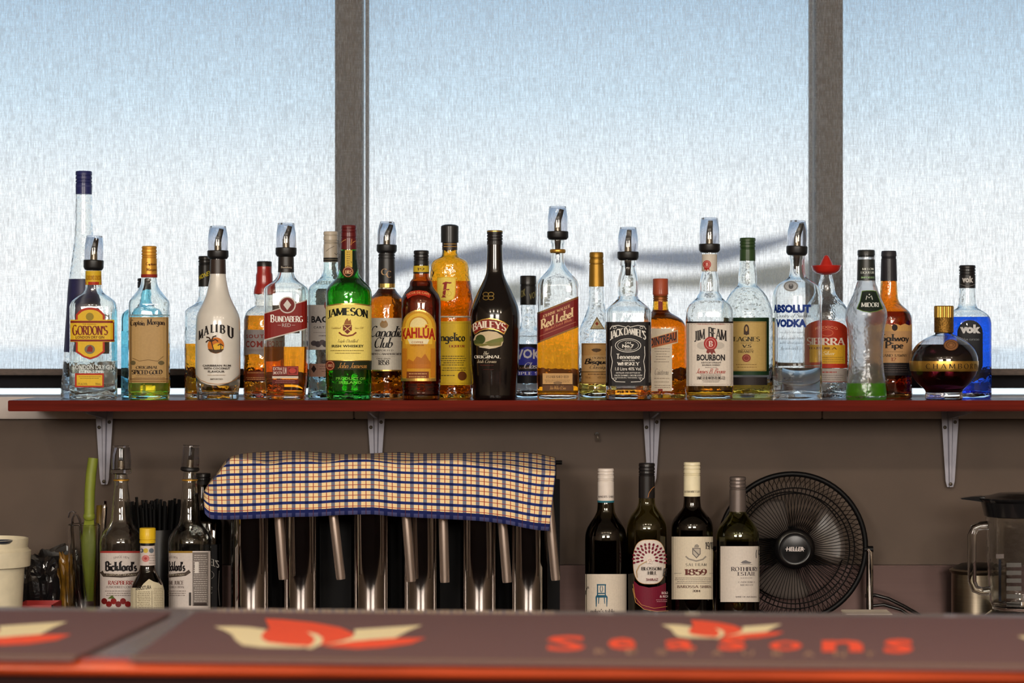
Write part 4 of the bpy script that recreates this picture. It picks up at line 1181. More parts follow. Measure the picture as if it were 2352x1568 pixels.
# tennessee whiskey, square black label
b = Bottle('whiskey_bottle', 'square clear whiskey bottle with large black label, pourer and a little amber left', 1442.5, F_,
           [(598, 18.6), (609, 18.8), (611, 16.2), (620, 17.4), (634, 21), (647, 23.5), (660, 24), (672, 23.2), (680, 21.8), (683, 24), (687, 24.8), (692, 30), (700, 39), (709, 48.5), (714, 51.6), (720, 52.5), (905, 52.5)], 6, .96, (681, 712), segs=112)
b.glass(glass((.965, .985, .98), 0, 1.5, .06), 3.6, 12).fill(894, (1.0, .40, .03))
b.pourer(521.7, 578, 597, 18.7, 24.6, 0, -1.3, stop=(633, 8))
W = (226, 222, 214)
b.label([R(1391.5, 1494, 739, 886, (24, 20, 21))],
        [T('JACK DANIEL\'S', 1401, 1484, 765, 781, W, w=1.5, arc=13, swell=.25), RING(1442.5, 793, 30, 16, 1.4, W), RING(1442.5, 793, 24.5, 12.5, .9, W), T('Old', 1435.5, 1449, 784.5, 789.5, W, 'sans', 1.6), T('No.7', 1429, 1456, 790.5, 798.5, W, 'sans', 2.6), T('BRAND', 1435, 1450.5, 800, 802.6, W, 'sans', 1.4),
         T('Tennessee', 1416, 1470, 812, 823.5, W, w=1.1, con=.5), T('SOUR MASH', 1429, 1457.5, 826, 829, W, 'sans', 1.6), T('WHISKEY', 1417, 1469.5, 831, 839, W, w=1.2), T('1.0 Litre 40% Vol.', 1413, 1473, 843, 850.5, W, 'sans', 1.3), T('DISTILLED AND BOTTLED BY', 1415, 1471, 854.5, 857.5, W, 'sans', 1.4), T('JACK DANIEL DISTILLERY', 1411, 1476, 860, 863.8, W, w=1), T('LYNCHBURG, TENNESSEE, USA', 1413.5, 1473, 866, 868.8, W, 'sans', 1.4),
         STRK([(1405, 795), (1404, 815), (1407, 830), (1404, 850), (1406, 868), (1414, 876), (1436, 877)], 1.3, W), STRK([(1480, 795), (1481, 815), (1478, 830), (1481, 850), (1479, 868), (1471, 876), (1449, 877)], 1.3, W),
         STRK([(1402, 756), (1406, 749), (1420, 747), (1438, 751), (1442, 748)], 1.5, W), STRK([(1483, 756), (1479, 749), (1465, 747), (1447, 751), (1443, 748)], 1.5, W), RING(1412, 752, 4, 3, .9, W, 12), RING(1473, 752, 4, 3, .9, W, 12), RING(1412, 870, 4, 3, .9, W, 12), RING(1473, 870, 4, 3, .9, W, 12),
         R(1395.2, 1396.4, 747, 878, (120, 114, 108)), R(1488.8, 1490, 747, 878, (120, 114, 108))])
# orange liqueur, square amber
b = Bottle('liqueur_bottle', 'square amber orange-liqueur bottle with orange-brown cap and banner label', 1517, B_,
           [(690, 16.6), (705, 17.6), (714, 19.2), (719, 24), (725, 35), (732, 46), (741, 53.5), (752, 57.5), (764, 58), (900, 58)], 4, .9, (705, 740), segs=96)
b.glass(glass((.98, .64, .14), 0, 1.5, .35), 3.2, 11).fill(712, (1.0, .46, .03))
b.cap(639.6, 679, 17.6, (150, 66, 38), (677.5,), rough=.5)
b.cap(679, 692, 17, (134, 80, 40), (683, 688), metal=.5, name='neck_ring')
top_ring(b, 720, 22, 6, plain((150, 90, 40), .35, .3), 'neck_bead')
b.label([R(1512, 1522, 692, 712, (120, 28, 22))], (), 'ribbon')
b.label([R(1490, 1543.5, 754, 898, (212, 198, 176)), P([(1480, 778), (1557, 757), (1557, 787), (1480, 806)], (214, 196, 160)), P([(1480, 781), (1555, 760), (1555, 785), (1480, 803)], (176, 92, 44))],
        [T('COINTREAU', 1483, 1553.5, 771, 790, (32, 26, 30), 'sans', 2.2, slope=-.26), R(1511, 1522, 893, 898, (130, 36, 28)), LINES(1500, 1540, (800, 806, 812, 818, 824, 830), 1.4, (140, 124, 106), 4, .7), T('Cointreau', 1504, 1536, 846, 860, (90, 80, 74), w=.6, shear=.4), LINES(1500, 1540, (868, 876, 884, 889), 1.5, (150, 134, 114), 5)], vstep=30)
# white-label bourbon
b = Bottle('bourbon_bottle', 'clear bourbon bottle with white label, red wax-seal roundel, pourer and white neck band', 1629.5, F_,
           [(579, 17), (623, 17.4), (640, 20.6), (650, 22.2), (667, 22.2), (672, 22.6), (678, 27.5), (684, 29.5), (690, 36), (699, 46), (708, 51.4), (718, 53.6), (730, 54), (895, 54), (908, 52)], 3.2, .86, (676, 706), segs=72)
b.glass(glass((.965, .985, .98), 0, 1.5, .08), 3.2, 11).fill(882, (1.0, .48, .03))
b.shell('neck_label', 584, 623, .0004, paper((206, 198, 186)))
b.marks([E(1624, 607, 9, 9.5, (168, 38, 34)), RING(1624, 607, 7, 7.4, .8, (220, 160, 150)), T('B', 1621.5, 1627, 603, 611, (230, 200, 190), w=1.3), P([(1619, 614), (1624, 616), (1629, 614), (1630, 621), (1626, 618), (1623, 622), (1620, 618), (1617, 621)], (168, 38, 34))], 'neck_seal')
b.pourer(500, 560, 579.5, 18.5, 24.3, 0, -1.4)
JW = (216, 206, 194)
b.label([R(1577, 1683, 738, 742, (34, 28, 28)), R(1577, 1683, 742, 886, JW)],
        [FRAME(1581, 1680, 744.5, 883, .8, (150, 140, 130)), T("THE WORLD'S No.1 BOURBON", 1602, 1663, 742.4, 745.8, (150, 40, 36), 'sans', 1.3), T('JIM', 1595, 1620, 757, 781, (40, 34, 34), w=1.3, slope=-.25), T('BEAM', 1626, 1669, 754, 779, (40, 34, 34), w=1.3, slope=.2), E(1614, 793, 13, 9, (186, 178, 168)), E(1651, 793, 12, 8, (186, 178, 168)), E(1632, 789, 15.5, 16, (160, 38, 36)), RING(1632, 789, 11.5, 12, 1.0, (220, 170, 160)), T('B', 1627.5, 1637, 782.5, 795.5, (232, 210, 200), w=1.4),
         P([(1624, 802), (1640, 802), (1644, 812), (1638, 809), (1635, 815), (1631, 808), (1627, 812), (1622, 809)], (126, 50, 44)), T('BOURBON', 1601, 1664.5, 813.5, 828, (40, 34, 34), 'sans', 2.4), T('KENTUCKY STRAIGHT', 1611, 1656, 830.5, 834.5, (74, 66, 62), 'sans', 1.4), T('BOURBON WHISKEY', 1613, 1654, 836.3, 840, (74, 66, 62), 'sans', 1.4), T('PRODUCT OF USA', 1620, 1647, 842.5, 844.6, (100, 90, 86), 'sans'),
         T('James B. Beam', 1599, 1665, 846, 857, (170, 60, 50), w=.7, shear=.45), LINES(1607, 1659, (858.5, 861.5), 1, (120, 110, 104), 3), T('JAMES B. BEAM DISTILLING CO.', 1601, 1665, 864, 871, (60, 52, 50), w=1.1), LINES(1612, 1654, (873, 876), 1, (130, 120, 110), 4)], vstep=30)
# australian brandy, green cap
b = Bottle('brandy_bottle', 'clear brandy bottle with green cap and green-bordered gold label', 1717, B_,
           [(596, 17.5), (615, 19), (636, 21.2), (650, 21), (656, 23), (663, 30), (672, 38.5), (684, 46), (698, 52), (714, 56.5), (735, 58.5), (900, 58.5)])
b.glass(glass((.96, .985, .97), 0, 1.5, .2), 3, 12).fill(878, (1.0, .72, .12))
b.cap(546, 599, 18, (42, 66, 34), (555, 562, 569, 572))
b.label([R(1668, 1766, 729, 861, (28, 56, 32)), R(1670, 1760, 738, 852, (190, 160, 96))],
        [FRAME(1671.5, 1758.5, 739.5, 850.5, .9, (110, 84, 40)), E(1714.5, 757, 6, 12.5, (60, 40, 26)), R(1708.5, 1720.5, 757, 768, (60, 40, 26)), E(1714.5, 755, 2.6, 6, (176, 140, 80)), T('ST.AGNES', 1676, 1745, 773, 783.5, (52, 46, 28), w=1.0), T('V.S', 1704, 1726, 791, 798, (52, 42, 30), w=1.3), T('BRANDY', 1696, 1732, 804, 810, (90, 72, 40), w=1, track=.1), E(1714.5, 822, 9.6, 9, (130, 46, 34)), RING(1714.5, 822, 6.5, 6, .8, (190, 120, 90)), LINES(1690, 1740, (836, 842), 1.6, (140, 110, 60), 3), LINES(1700, 1730, (787, 801), 1.0, (110, 84, 50), 5)])
b.label([R(1672, 1762, 866, 884, (46, 40, 40))], (), 'foot_label')
# clear vodka
b = Bottle('vodka_bottle', 'clear round-shouldered vodka bottle with blue lettering printed on the glass and pourer', 1831.5, F_,
           [(585, 18.2), (593, 18.4), (597, 16.6), (613, 16.8), (628, 18), (637, 21), (644, 30), (651, 41.5), (660, 50.2), (671, 55), (684, 57), (900, 57)])
b.glass(glass((.965, .985, .985)), 3.4, 14).fill(844, (.98, .985, .985))
b.pourer(506, 565, 586, 17.5, 24.3, .035, -.55, stop=(618, 8), dx=-1.5)
AB = (20, 52, 128)
b.marks([T('ABSOLUT', 1777.5, 1862, 699, 718.5, AB, 'sans', 3.4), T('Country of Sweden', 1785, 1862, 719.5, 731, (70, 72, 80), w=.7, shear=.4), T('VODKA', 1783, 1852, 732.5, 751.5, AB, 'sans', 3.4),
         T('Every drop of this superb', 1789, 1846, 759, 767, (90, 94, 100), w=.55, shear=.4), T('vodka is made from', 1789, 1844, 771, 779, (90, 94, 100), w=.55, shear=.4), T('winter wheat grown in', 1792, 1850, 783, 791, (90, 94, 100), w=.55, shear=.4), T('the rich fields of', 1794, 1846, 795, 803, (90, 94, 100), w=.55, shear=.4),
         ], 'printed_lettering', vstep=12)
b.marks([T('IMPORTED', 1799, 1826, 866, 871.5, (60, 64, 76), 'sans', 1.6), LINES(1783, 1850, (875,), 2.4, (80, 84, 94), 6)], 'small_print')
b.label([E(1816.7, 657, 17, 12.5, (176, 180, 184))], [RING(1816.7, 657, 15, 10.8, 1.4, (110, 114, 118)), E(1817, 657, 5.5, 6.5, (90, 92, 96)), E(1817, 653.5, 3, 3, (150, 152, 156))], 'medallion', vstep=4)
# tequila with red sombrero cap
b = Bottle('tequila_bottle', 'clear tequila bottle with a red plastic sombrero cap and orange-red label', 1898, B_,
           [(628, 12), (640, 14.5), (655, 18.5), (668, 19.6), (676, 22.5), (686, 29.5), (697, 39.5), (706, 46), (718, 50.5), (732, 52), (900, 52)])
b.glass(glass(CLEAR, 0, 1.5, .45), 3, 12).fill(700, (.98, .985, .985))
s = b.s; Z = b.zz
hat = plain((176, 34, 24), .3, 0, .4)
pr = [(Z(631), 12 * s), (Z(629), 16 * s), (Z(627), 24 * s), (Z(621), 31 * s), (Z(611), 34.6 * s), (Z(609.5), 34 * s), (Z(612), 31 * s), (Z(617), 25 * s), (Z(617), 19.5 * s), (Z(612), 17 * s), (Z(602), 12.5 * s), (Z(594), 8.5 * s), (Z(588), 5.5 * s), (Z(586), 2 * s)]
lathe_obj('sombrero_cap', pr, hat, b.root, 44)
OR = (176, 50, 28)
b.label([P(archp(1850, 1946, 735, 845, 22), OR), R(1862, 1941, 792, 835, (214, 164, 44))],
        [T('MEXICO', 1878, 1924, 752, 758, (226, 150, 110), 'sans', 1.2, arc=4), RING(1900, 764, 14, 8, 1.2, (216, 120, 80)), T('SIERRA', 1856, 1940.5, 775.5, 792, (236, 222, 206), w=1.2, swell=.05), T('TEQUILA', 1860, 1923, 797, 803, (96, 56, 24), w=1.1), T('Silver', 1890, 1918, 806, 815, (232, 220, 180), w=.8, shear=.3), LINES(1888, 1938, (820, 825, 830), 1.3, (150, 110, 40), 3)])
b.label([R(1850, 1945, 846, 878, (170, 160, 154))], [LINES(1870, 1938, (861, 866, 871), 1.3, (120, 110, 108), 4), LINES(1888, 1924, (853,), 2.6, (160, 60, 50), 3), R(1850, 1945, 876, 877.5, (140, 60, 50))], 'lower_label')
# melon liqueur, frosted
b = Bottle('liqueur_bottle', 'frosted waisted melon liqueur bottle with dark label and bright green liquid at the bottom', 1989.5, F_,
           [(586, 18.2), (595, 19), (644, 20.6), (661, 25.5), (678, 31), (692, 37.5), (706, 44), (716, 47.4), (724, 48.3), (734, 47), (749, 43.6), (772, 41), (808, 38.7), (831, 39), (855, 41.2), (878, 44), (900, 46.3), (908, 46.6)])
frost = frosted((.99, .995, 1.0), .10, .17, .5)
b.glass(frost, 3, 9).fill(880, None, mat=frosted((.36, .98, .02), .5, .1, 0))
b.cap(574, 590, 19.7, (34, 37, 38), (588,))
b.shell('neck_sleeve', 596, 644, .0005, plain((28, 34, 32), .4))
b.marks([T('MELON', 1980.5, 2006, 615, 620, (206, 214, 208), w=1), T('LIQUEUR', 1977.5, 2007, 623, 629, (206, 214, 208), w=1), T('IMPORTED', 1978.5, 2007, 635, 639, (160, 200, 150), w=1)], 'neck_print')
b.label([P([(1980, 668), (1990, 666.5), (2004, 666.5), (2012, 668), (2020, 690), (2028, 709), (2014, 715), (1998, 717.5), (1982, 715), (1968, 709), (1975, 692)], (96, 130, 60)), P([(1981, 669.5), (1990, 668), (2004, 668), (2011, 669.5), (2018.5, 690), (2026, 708.5), (2013, 713.5), (1998, 716), (1983, 713.5), (1970, 708.5), (1976.5, 692)], (28, 38, 32))],
        [STRK([(1989, 688), (1991, 679), (1996, 684), (2001, 679), (2003.5, 688)], 1.8, (210, 214, 210)), E(1996.5, 676, 1.6, 1.6, (210, 214, 210)), T('MIDORI', 1978, 2018, 694.5, 704.5, (220, 224, 220), w=1.1)], vstep=5)
# tawny port
b = Bottle('port_bottle', 'dark amber port bottle with black capsule and tan label, behind the frosted melon liqueur', 2041.5, B_,
           [(640, 18), (665, 19.5), (686, 21), (694, 24.5), (702, 31.5), (711, 42), (720, 49), (731, 52.5), (742, 53.3), (900, 53.3)])
b.glass(glass((.90, .42, .08), 0, 1.5, .4), 3.2, 11).fill(716, (.30, .05, .012))
b.cap(576, 645, 17, (36, 35, 42), (590, 593), hw1=19, rough=.5)
b.label([P([(1991, 744)] + [(1998 + 10 * k, 743 + (4 if k % 2 else 0)) for k in range(10)] + [(2094, 744), (2094, 761), (1991, 761)], (206, 160, 96)), R(1991, 2094, 760, 833, (188, 146, 100)), R(1991, 2094, 833, 862, (34, 30, 32))],
        [E(2055, 752, 6.5, 7.5, (44, 32, 28)), T('Galway', 2018, 2087, 766, 788, (44, 38, 36), w=1.1, con=.5), T('Pipe', 2032, 2075, 783, 804, (44, 38, 36), w=1.1, con=.5), T('GRAND TAWNY', 2018, 2083, 813, 819, (90, 70, 50), w=1), T('12', 2047, 2058, 821, 829, (130, 60, 40), w=1), LINES(2030, 2078, (807,), 1.2, (130, 100, 70), 2), LINES(2010, 2088, (838, 843, 848, 853), 1.3, (96, 84, 80), 6)])
# raspberry liqueur, round
b = Bottle('liqueur_bottle', 'squat spherical dark liqueur bottle with gold band and tall gold crown cap', 2168, F_,
           [(762, 19), (768, 21), (772, 31), (778, 44), (786, 56), (797, 66.5), (810, 73.8), (824, 77.5), (834, 78), (846, 77.2), (858, 73.8), (870, 67.5), (880, 59.5), (889, 50), (896, 43), (901, 41.5), (906, 43)])
b.glass(glass((.90, .88, .90)), 3.2, 17).fill(792, (.09, .012, .022))
gold = plain((196, 156, 74), .28, .9)
zc = b.zz
lathe_obj('cap', [(zc(764), 20.5 * b.s), (zc(763), 22 * b.s), (zc(730), 22 * b.s), (zc(729), 21 * b.s)], plain((120, 88, 36), .4, .85, 0, .55, (420, 420, 420), .6), b.root, 40)
v, f = lathe([(zc(729), 22.2 * b.s), (zc(704), 22.2 * b.s), (zc(702), 20.8 * b.s)], 72)
v = [(x * (1 - .045 * ((i % 72) % 3 == 0)), y * (1 - .045 * ((i % 72) % 3 == 0)), z) for i, (x, y, z) in enumerate(v)]
from_py('crown', v, f, gold, b.root, False)
b.shell('gold_band', 828.5, 852, .0006, gold)
b.marks([T('CHAMBORD', 2127, 2242, 835, 846.5, (54, 38, 20), 'plain', .8, track=.35)], 'band_lettering')
b.label([E(2184, 792, 16.5, 13, (110, 72, 44))], [RING(2184, 792, 14, 10.8, 1.4, (150, 106, 70)), RING(2184, 792, 8, 6, 1.2, (150, 106, 70)), E(2184, 792, 4, 3, (150, 106, 70))], 'wax_seal', vstep=3)
# blue curacao
b = Bottle('liqueur_bottle', 'clear bottle of bright blue curacao with black cap and black pill-shaped label', 2221.8, B_,
           [(658, 18), (690, 19.5), (701, 20.6), (707, 23), (712, 31), (718, 41), (725, 48.5), (735, 53), (746, 54.5), (900, 54.5)], 2.4, .85, (700, 730))
b.glass(glass((.95, .98, .985), 0, 1.5, .2), 3, 13).fill(728, (.01, .14, 1.0))
b.cap(609, 661.5, 18.5, (26, 25, 27), (617, 624, 630))
b.cap_marks([T('vok', 2210, 2235, 634, 649, (196, 194, 192), 'sans', 2.8), STRK([(2204.5, 652), (2222, 658), (2239, 653)], 1.0, (130, 128, 126))], 18.5)
pill = [(2228 + 29 * math.cos(math.radians(a)), 764 - 29 * math.sin(math.radians(a))) for a in range(0, 181, 12)] + [(2199, 840), (2208, 862), (2228, 870), (2248, 862), (2257, 840)]
b.label([P(pill, (26, 28, 34))], [T('vok', 2205, 2252, 745, 765.5, (206, 206, 208), 'sans', 3.2), T('blue curacao', 2211, 2249, 776, 781.5, (130, 136, 140), 'sans', 1)])

# ------------------------------------------------------------------ the back bench under the shelf
steel, nt, bs = new_mat('brushed_steel')
bs.inputs['Metallic'].default_value = 1.0
bs.inputs['Roughness'].default_value = .34
noise_tint(nt, bs, lin((78, 63, 60)), .04, (3, 3, 200))
chrome = plain((205, 200, 196), .07, 1.0, 0, .03)
bench = empty('back_bench', (0, 4.15, 0))
tag(bench, 'stainless steel back bench against the brown wall', 'bench')
def bpart(name, *a, mat=None, r=.002):
    o = bev_box(name, *a, mat, None, r)
    o.parent = bench
    o.matrix_parent_inverse = Matrix.Translation((0, -4.15, 0))
bpart('worktop', -2.5, 2.5, 3.84, 4.426, .945, BENCH_Z, mat=steel)
struct(bev_box('trim_4', -2.5, 2.5, 4.428, 4.447, BENCH_Z + .0005, at(0, 1298, 4.428).z, steel), 'low steel splashback along the brown wall behind the bench')
bpart('cabinet_body', -2.5, 2.5, 3.9, 4.42, .0, .945, mat=plain((60, 48, 42), .5))
L_ = 4.28

# raspberry and lime cordials
def cordial(name, label, cx, Y, y0, y1, y2, flavour, fc, rimc, lean, black, mid):
    b = Bottle(name, label, cx, Y, [(y2 - 2, 14), (1100, 16.2), (1104, 17.4), (1112, 17), (1144, 20), (1175, 22.5), (1195, 25), (1207, 30.5), (1219, 40), (1232, 46.5), (1246, 49), (1440, 49)], z=BENCH_Z, group='cordial bottles on the back bench')
    b.glass(glass((.93, .95, .93), 0, 1.5, .15), 3, 10).fill(1300, (.45, .10, .08) if 'raspberry' in label else (.70, .74, .30))
    b.pourer(y0, y1, y2, 19, 21.5 if black else 24, lean, -1.2, clear_collar=not black)
    top_ring(b, 1102, 18.4, 4, plain((190, 140, 50), .35, .6))
    lw = (206, 196, 190)
    m = mid
    side = [] if 'raspberry' in label else [R(cx + 6, cx + 41, 1268, 1391, (120, 112, 108)), LINES(cx + 8, cx + 40, range(1274, 1388, 5), 1.6, (196, 188, 182), 5), R(cx + 11, cx + 20, 1290, 1316, (216, 210, 204)), R(cx + 9, cx + 38, 1384, 1390, (60, 50, 48)), R(cx - 2, cx + 3, 1360, 1390, (60, 54, 52))]
    berries = [E(cx - 38 + 10.5 * k, 1380 + (k % 2) * 7, 6.5, 7, (112 + 10 * (k % 3), 26, 26)) for k in range(6)] + [P([(cx - 30, 1374), (cx - 20, 1366), (cx - 14, 1374)], (80, 96, 44))] if 'raspberry' in label else []
    b.label([R(cx - 48, cx + 47, 1265, 1440, lw), R(cx - 48, cx + 47 if not side else cx + 6, 1265, 1269.5, rimc)],
            [T('SINCE 1874', m - 18, m + 18, 1279, 1284, (110, 100, 96), 'sans', 1, arc=3), T("Bickford's", m - 37, m + 36, 1288, 1310, (28, 24, 26), w=1.7, con=.7), STRK([(m - 45, 1312), (m - 40, 1320), (m, 1322), (m + 36, 1318), (m + 46, 1311)], 8, (70, 58, 50)), T('A CENTURY OF PURITY', m - 34, m + 34, 1317.5, 1321.5, (190, 180, 160), 'sans', 1.2),
             T(flavour, m - 30, m + 32, 1333, 1342, fc, w=1.2), T('FLAVOURED CORDIAL', m - 34, m + 34, 1345, 1350, (120, 108, 104), w=.9), LINES(m - 38, m + 38, (1356, 1361, 1366), 1.6, (130, 118, 112), 4)] + berries + side)
    return b
cordial('cordial_bottle', 'clear bottle of raspberry cordial with red-topped white label and clear cap', 278.5, L_, 1023, 1076, 1088, 'RASPBERRY', (150, 70, 66), (170, 60, 54), .0, False, 278.5)
cordial('cordial_bottle', 'clear bottle of lime cordial turned aside, gold-topped white label with a printed panel', 436, L_, 1022, 1073, 1082, 'LIME JUICE', (110, 96, 90), (150, 116, 40), .06, True, 390)
# bitters with oversized paper label
b = Bottle('bitters_bottle', 'small dark bitters bottle with yellow cap and oversized paper label', 339, 4.19,
           [(1248, 16), (1298, 17.5), (1312, 20), (1326, 27), (1338, 33.5), (1350, 37), (1362, 38.5), (1440, 38.5)], z=BENCH_Z)
b.glass(glass((.10, .06, .04)), 3, 9)
b.cap(1211.6, 1246, 18.4, (214, 176, 28), (1239,), rough=.45)
b.shell('neck_sleeve', 1246, 1252, .0005, mat_black())
b.shell('neck_label', 1252, 1297, .0006, paper((206, 194, 188)))
b.marks([E(326.5, 1264, 4, 5, (90, 96, 110)), E(335, 1264, 5, 5.5, (196, 170, 70)), E(347, 1264, 5, 5.5, (100, 110, 120)), E(335, 1282, 8, 8, (196, 120, 116)), E(335, 1282, 3, 3, (160, 60, 60)), LINES(341, 356, (1274, 1280, 1286, 1292), 1.3, (150, 136, 130), 3)], 'neck_print')
b.label([P([(301.5, 1349), (323, 1350), (330, 1340), (342, 1329), (352, 1335), (362, 1338), (369, 1343), (376.5, 1342), (376.5, 1436), (301.5, 1436)], (206, 196, 168))],
        [T('ANGOSTURA', 312, 347, 1345, 1354, (50, 44, 40), 'sans', 2, slope=-.12), LINES(316, 347, range(1358, 1420, 4), 1.5, (130, 118, 96), 6), LINES(352, 374, range(1350, 1420, 4), 1.3, (150, 138, 116), 8), R(313, 314, 1356, 1420, (120, 108, 90)), R(348, 349, 1356, 1420, (120, 108, 90))], vstep=10)
# dark whiskey bottle beside the towel
b = Bottle('whiskey_bottle', 'square dark whiskey bottle with black label half hidden beside the tea towel', 466, 4.385,
           [(1092, 16), (1110, 16), (1150, 20), (1168, 20), (1178, 28), (1190, 42), (1200, 47), (1430, 47)], 5, .95, (1170, 1195), z=BENCH_Z)
b.glass(glass((.10, .05, .03)), 3, 9)
b.cap(1086, 1112, 17.5, (26, 24, 24), (1096, 1102))
b.label([R(421, 511, 1250, 1425, (22, 19, 20))], [T("JACK DANIEL'S", 428, 503, 1288, 1304, (190, 184, 176), w=1.3, arc=8), RING(466, 1320, 26, 14, 1.2, (150, 144, 138)), T('No.7', 455, 478, 1316, 1324, (170, 164, 158), 'sans', 2), T('Tennessee', 444, 488, 1342, 1353, (150, 144, 138)), T('WHISKEY', 444, 488, 1360, 1369, (150, 144, 138)), STRK([(503, 1310), (501, 1350), (504, 1390)], 1.2, (120, 114, 108))])

# black drinking straws in a dark tumbler
tc_ = at(362, 1300, 4.39)
hold = empty('straw_tumbler', (tc_.x, 4.39, BENCH_Z))
tag(hold, 'dark plastic tumbler packed with black straws behind the cordial bottles', 'tumbler')
sp = 4.39 / FPX
zt = at(0, 1213, 4.39).z - BENCH_Z
lathe_obj('cup', [(0, .030), (.002, .036), (zt - .001, .0445), (zt, .044), (zt - .002, .0425), (.006, .034)], plain((13, 12, 13), .3, 0, 0, .06, (60, 60, 60), 0, .2), hold, 40, cap1=True)
straw_m = plain((9, 9, 10), .5, 0, 0, .06, (60, 60, 60), 0, .15)
bm = bmesh.new(); tube(bm, [(0, 0, 0), (0, 0, .225)], .0026, 8)
sme = bpy.data.meshes.new('drinking_straw'); bm.to_mesh(sme); bm.free(); sme.materials.append(straw_m)
rnd = random.Random(5)
k = 0
for j in range(64):
    a = rnd.random() * 6.28; r0 = .0325 * math.sqrt(rnd.random())
    o = bpy.data.objects.new('drinking_straw', sme); COL.objects.link(o)
    o.location = (tc_.x + r0 * math.cos(a), 4.39 + r0 * .8 * math.sin(a), BENCH_Z + .007)
    o.rotation_euler = (-.10 * math.sin(a) * r0 / .0325, .11 * math.cos(a) * r0 / .0325, 0)
    o.scale = (1, 1, .92 + .07 * rnd.random() + (.09 if j in (3, 19) else 0))
    tag(o, 'black plastic drinking straw standing in the dark tumbler', 'straw', 'black straws in the tumbler')

# tumbler of utensils
gx = at(193, 1300, 4.31)
tum = empty('drinking_glass', (gx.x, 4.31, BENCH_Z))
tag(tum, 'clear straight tumbler holding tongs and a green peeler beside the raspberry cordial', 'glass')
zt = at(0, 1203, 4.31).z - BENCH_Z
lathe_obj('glass_wall', [(0, .024), (.003, .0265), (zt - .001, .0285), (zt, .0275), (zt - .001, .0262), (.012, .024), (.010, .004)], glass((.96, .97, .97)), tum, 40)
green_m = plain((116, 126, 38), .5)
gp = empty('vegetable_peeler', at(207, 1390, 4.305)); gp.location.z = BENCH_Z + .012
tag(gp, 'lime green plastic peeler with a hollow round handle standing in the tumbler', 'peeler')
def rel(o, px, py, Y): return at(px, py, Y) - o.location
hp = [rel(gp, 205, 1182, 4.305), rel(gp, 206, 1130, 4.305), rel(gp, 209, 1090, 4.305), rel(gp, 214, 1052, 4.305)]
bm = bmesh.new(); tube(bm, hp, [.0092, .0094, .0094, .0090], 16, caps=False); tube(bm, hp, [.0078, .0080, .0080, .0076], 16, caps=False)
from_bm('handle', bm, green_m, gp, True)
lathe_obj('collar', [(0, .0075), (.004, .0105), (.009, .0105), (.013, .0085)], green_m, gp, 24, loc=rel(gp, 205, 1194, 4.305))
bm = bmesh.new()
tube(bm, [rel(gp, 205, 1190, 4.305), rel(gp, 203, 1250, 4.305), rel(gp, 204, 1380, 4.305)], [.0085, .0135, .008], 14)
for v in bm.verts: v.co.y = v.co.y * .35 + .65 * rel(gp, 205, 1190, 4.305).y
bmesh.ops.recalc_face_normals(bm, faces=bm.faces)
from_bm('blade', bm, green_m, gp, True)
tg = empty('ice_tongs', (at(170, 1390, 4.30).x, 4.30, BENCH_Z + .012))
tag(tg, 'polished steel ice tongs leaning in the tumbler', 'tongs')
bm = bmesh.new()
def strap(bm, pts, w, t):
    rows = []
    for i, p in enumerate(pts):
        a, b2 = Vector(pts[max(i - 1, 0)]), Vector(pts[min(i + 1, len(pts) - 1)])
        d = (b2 - a).normalized(); n = d.cross(Vector((0, 1, 0))).normalized()
        p = Vector(p)
        rows.append([bm.verts.new(p + n * t + Vector((0, sy * w, 0))) for sy in (-1, 1)] + [bm.verts.new(p - n * t + Vector((0, sy * w, 0))) for sy in (1, -1)])
    for a, b2 in zip(rows[:-1], rows[1:]):
        for k in range(4): bm.faces.new((a[k], a[(k + 1) % 4], b2[(k + 1) % 4], b2[k]))
    bm.faces.new(rows[0]); bm.faces.new(rows[-1][::-1])
strap(bm, [rel(tg, *q, 4.30) for q in ((190, 1395), (172, 1290), (166, 1215), (167, 1190), (172, 1180), (178, 1182), (184, 1195), (190, 1290), (200, 1380))], .009, .0007)
bmesh.ops.recalc_face_normals(bm, faces=bm.faces)
from_bm('tong_spring', bm, chrome, tg, True, math.radians(60))
bm = bmesh.new()
strap(bm, [rel(tg, *q, 4.29) for q in ((158, 1188), (160, 1176), (168, 1173), (175, 1177))], .006, .0008)
bmesh.ops.recalc_face_normals(bm, faces=bm.faces)
from_bm('tong_clip', bm, chrome, tg, True, math.radians(60))
kn = empty('bar_knife', (at(240, 1390, 4.35).x, 4.35, BENCH_Z))
tag(kn, 'thin steel bar knife standing between the green peeler and the raspberry cordial', 'knife')
bm = bmesh.new(); tube(bm, [rel(kn, 231, 1400, 4.35), rel(kn, 235, 1250, 4.35), rel(kn, 240, 1165, 4.35), rel(kn, 242, 1150, 4.35)], [.004, .005, .005, .003], 8)
from_bm('handle', bm, chrome, kn, True)
bm = bmesh.new(); tube(bm, [rel(kn, 228, 1400, 4.36), rel(kn, 229, 1200, 4.36), rel(kn, 228, 1160, 4.36)], [.006, .007, .005], 8)
from_bm('grip', bm, plain((120, 96, 30), .5), kn, True)

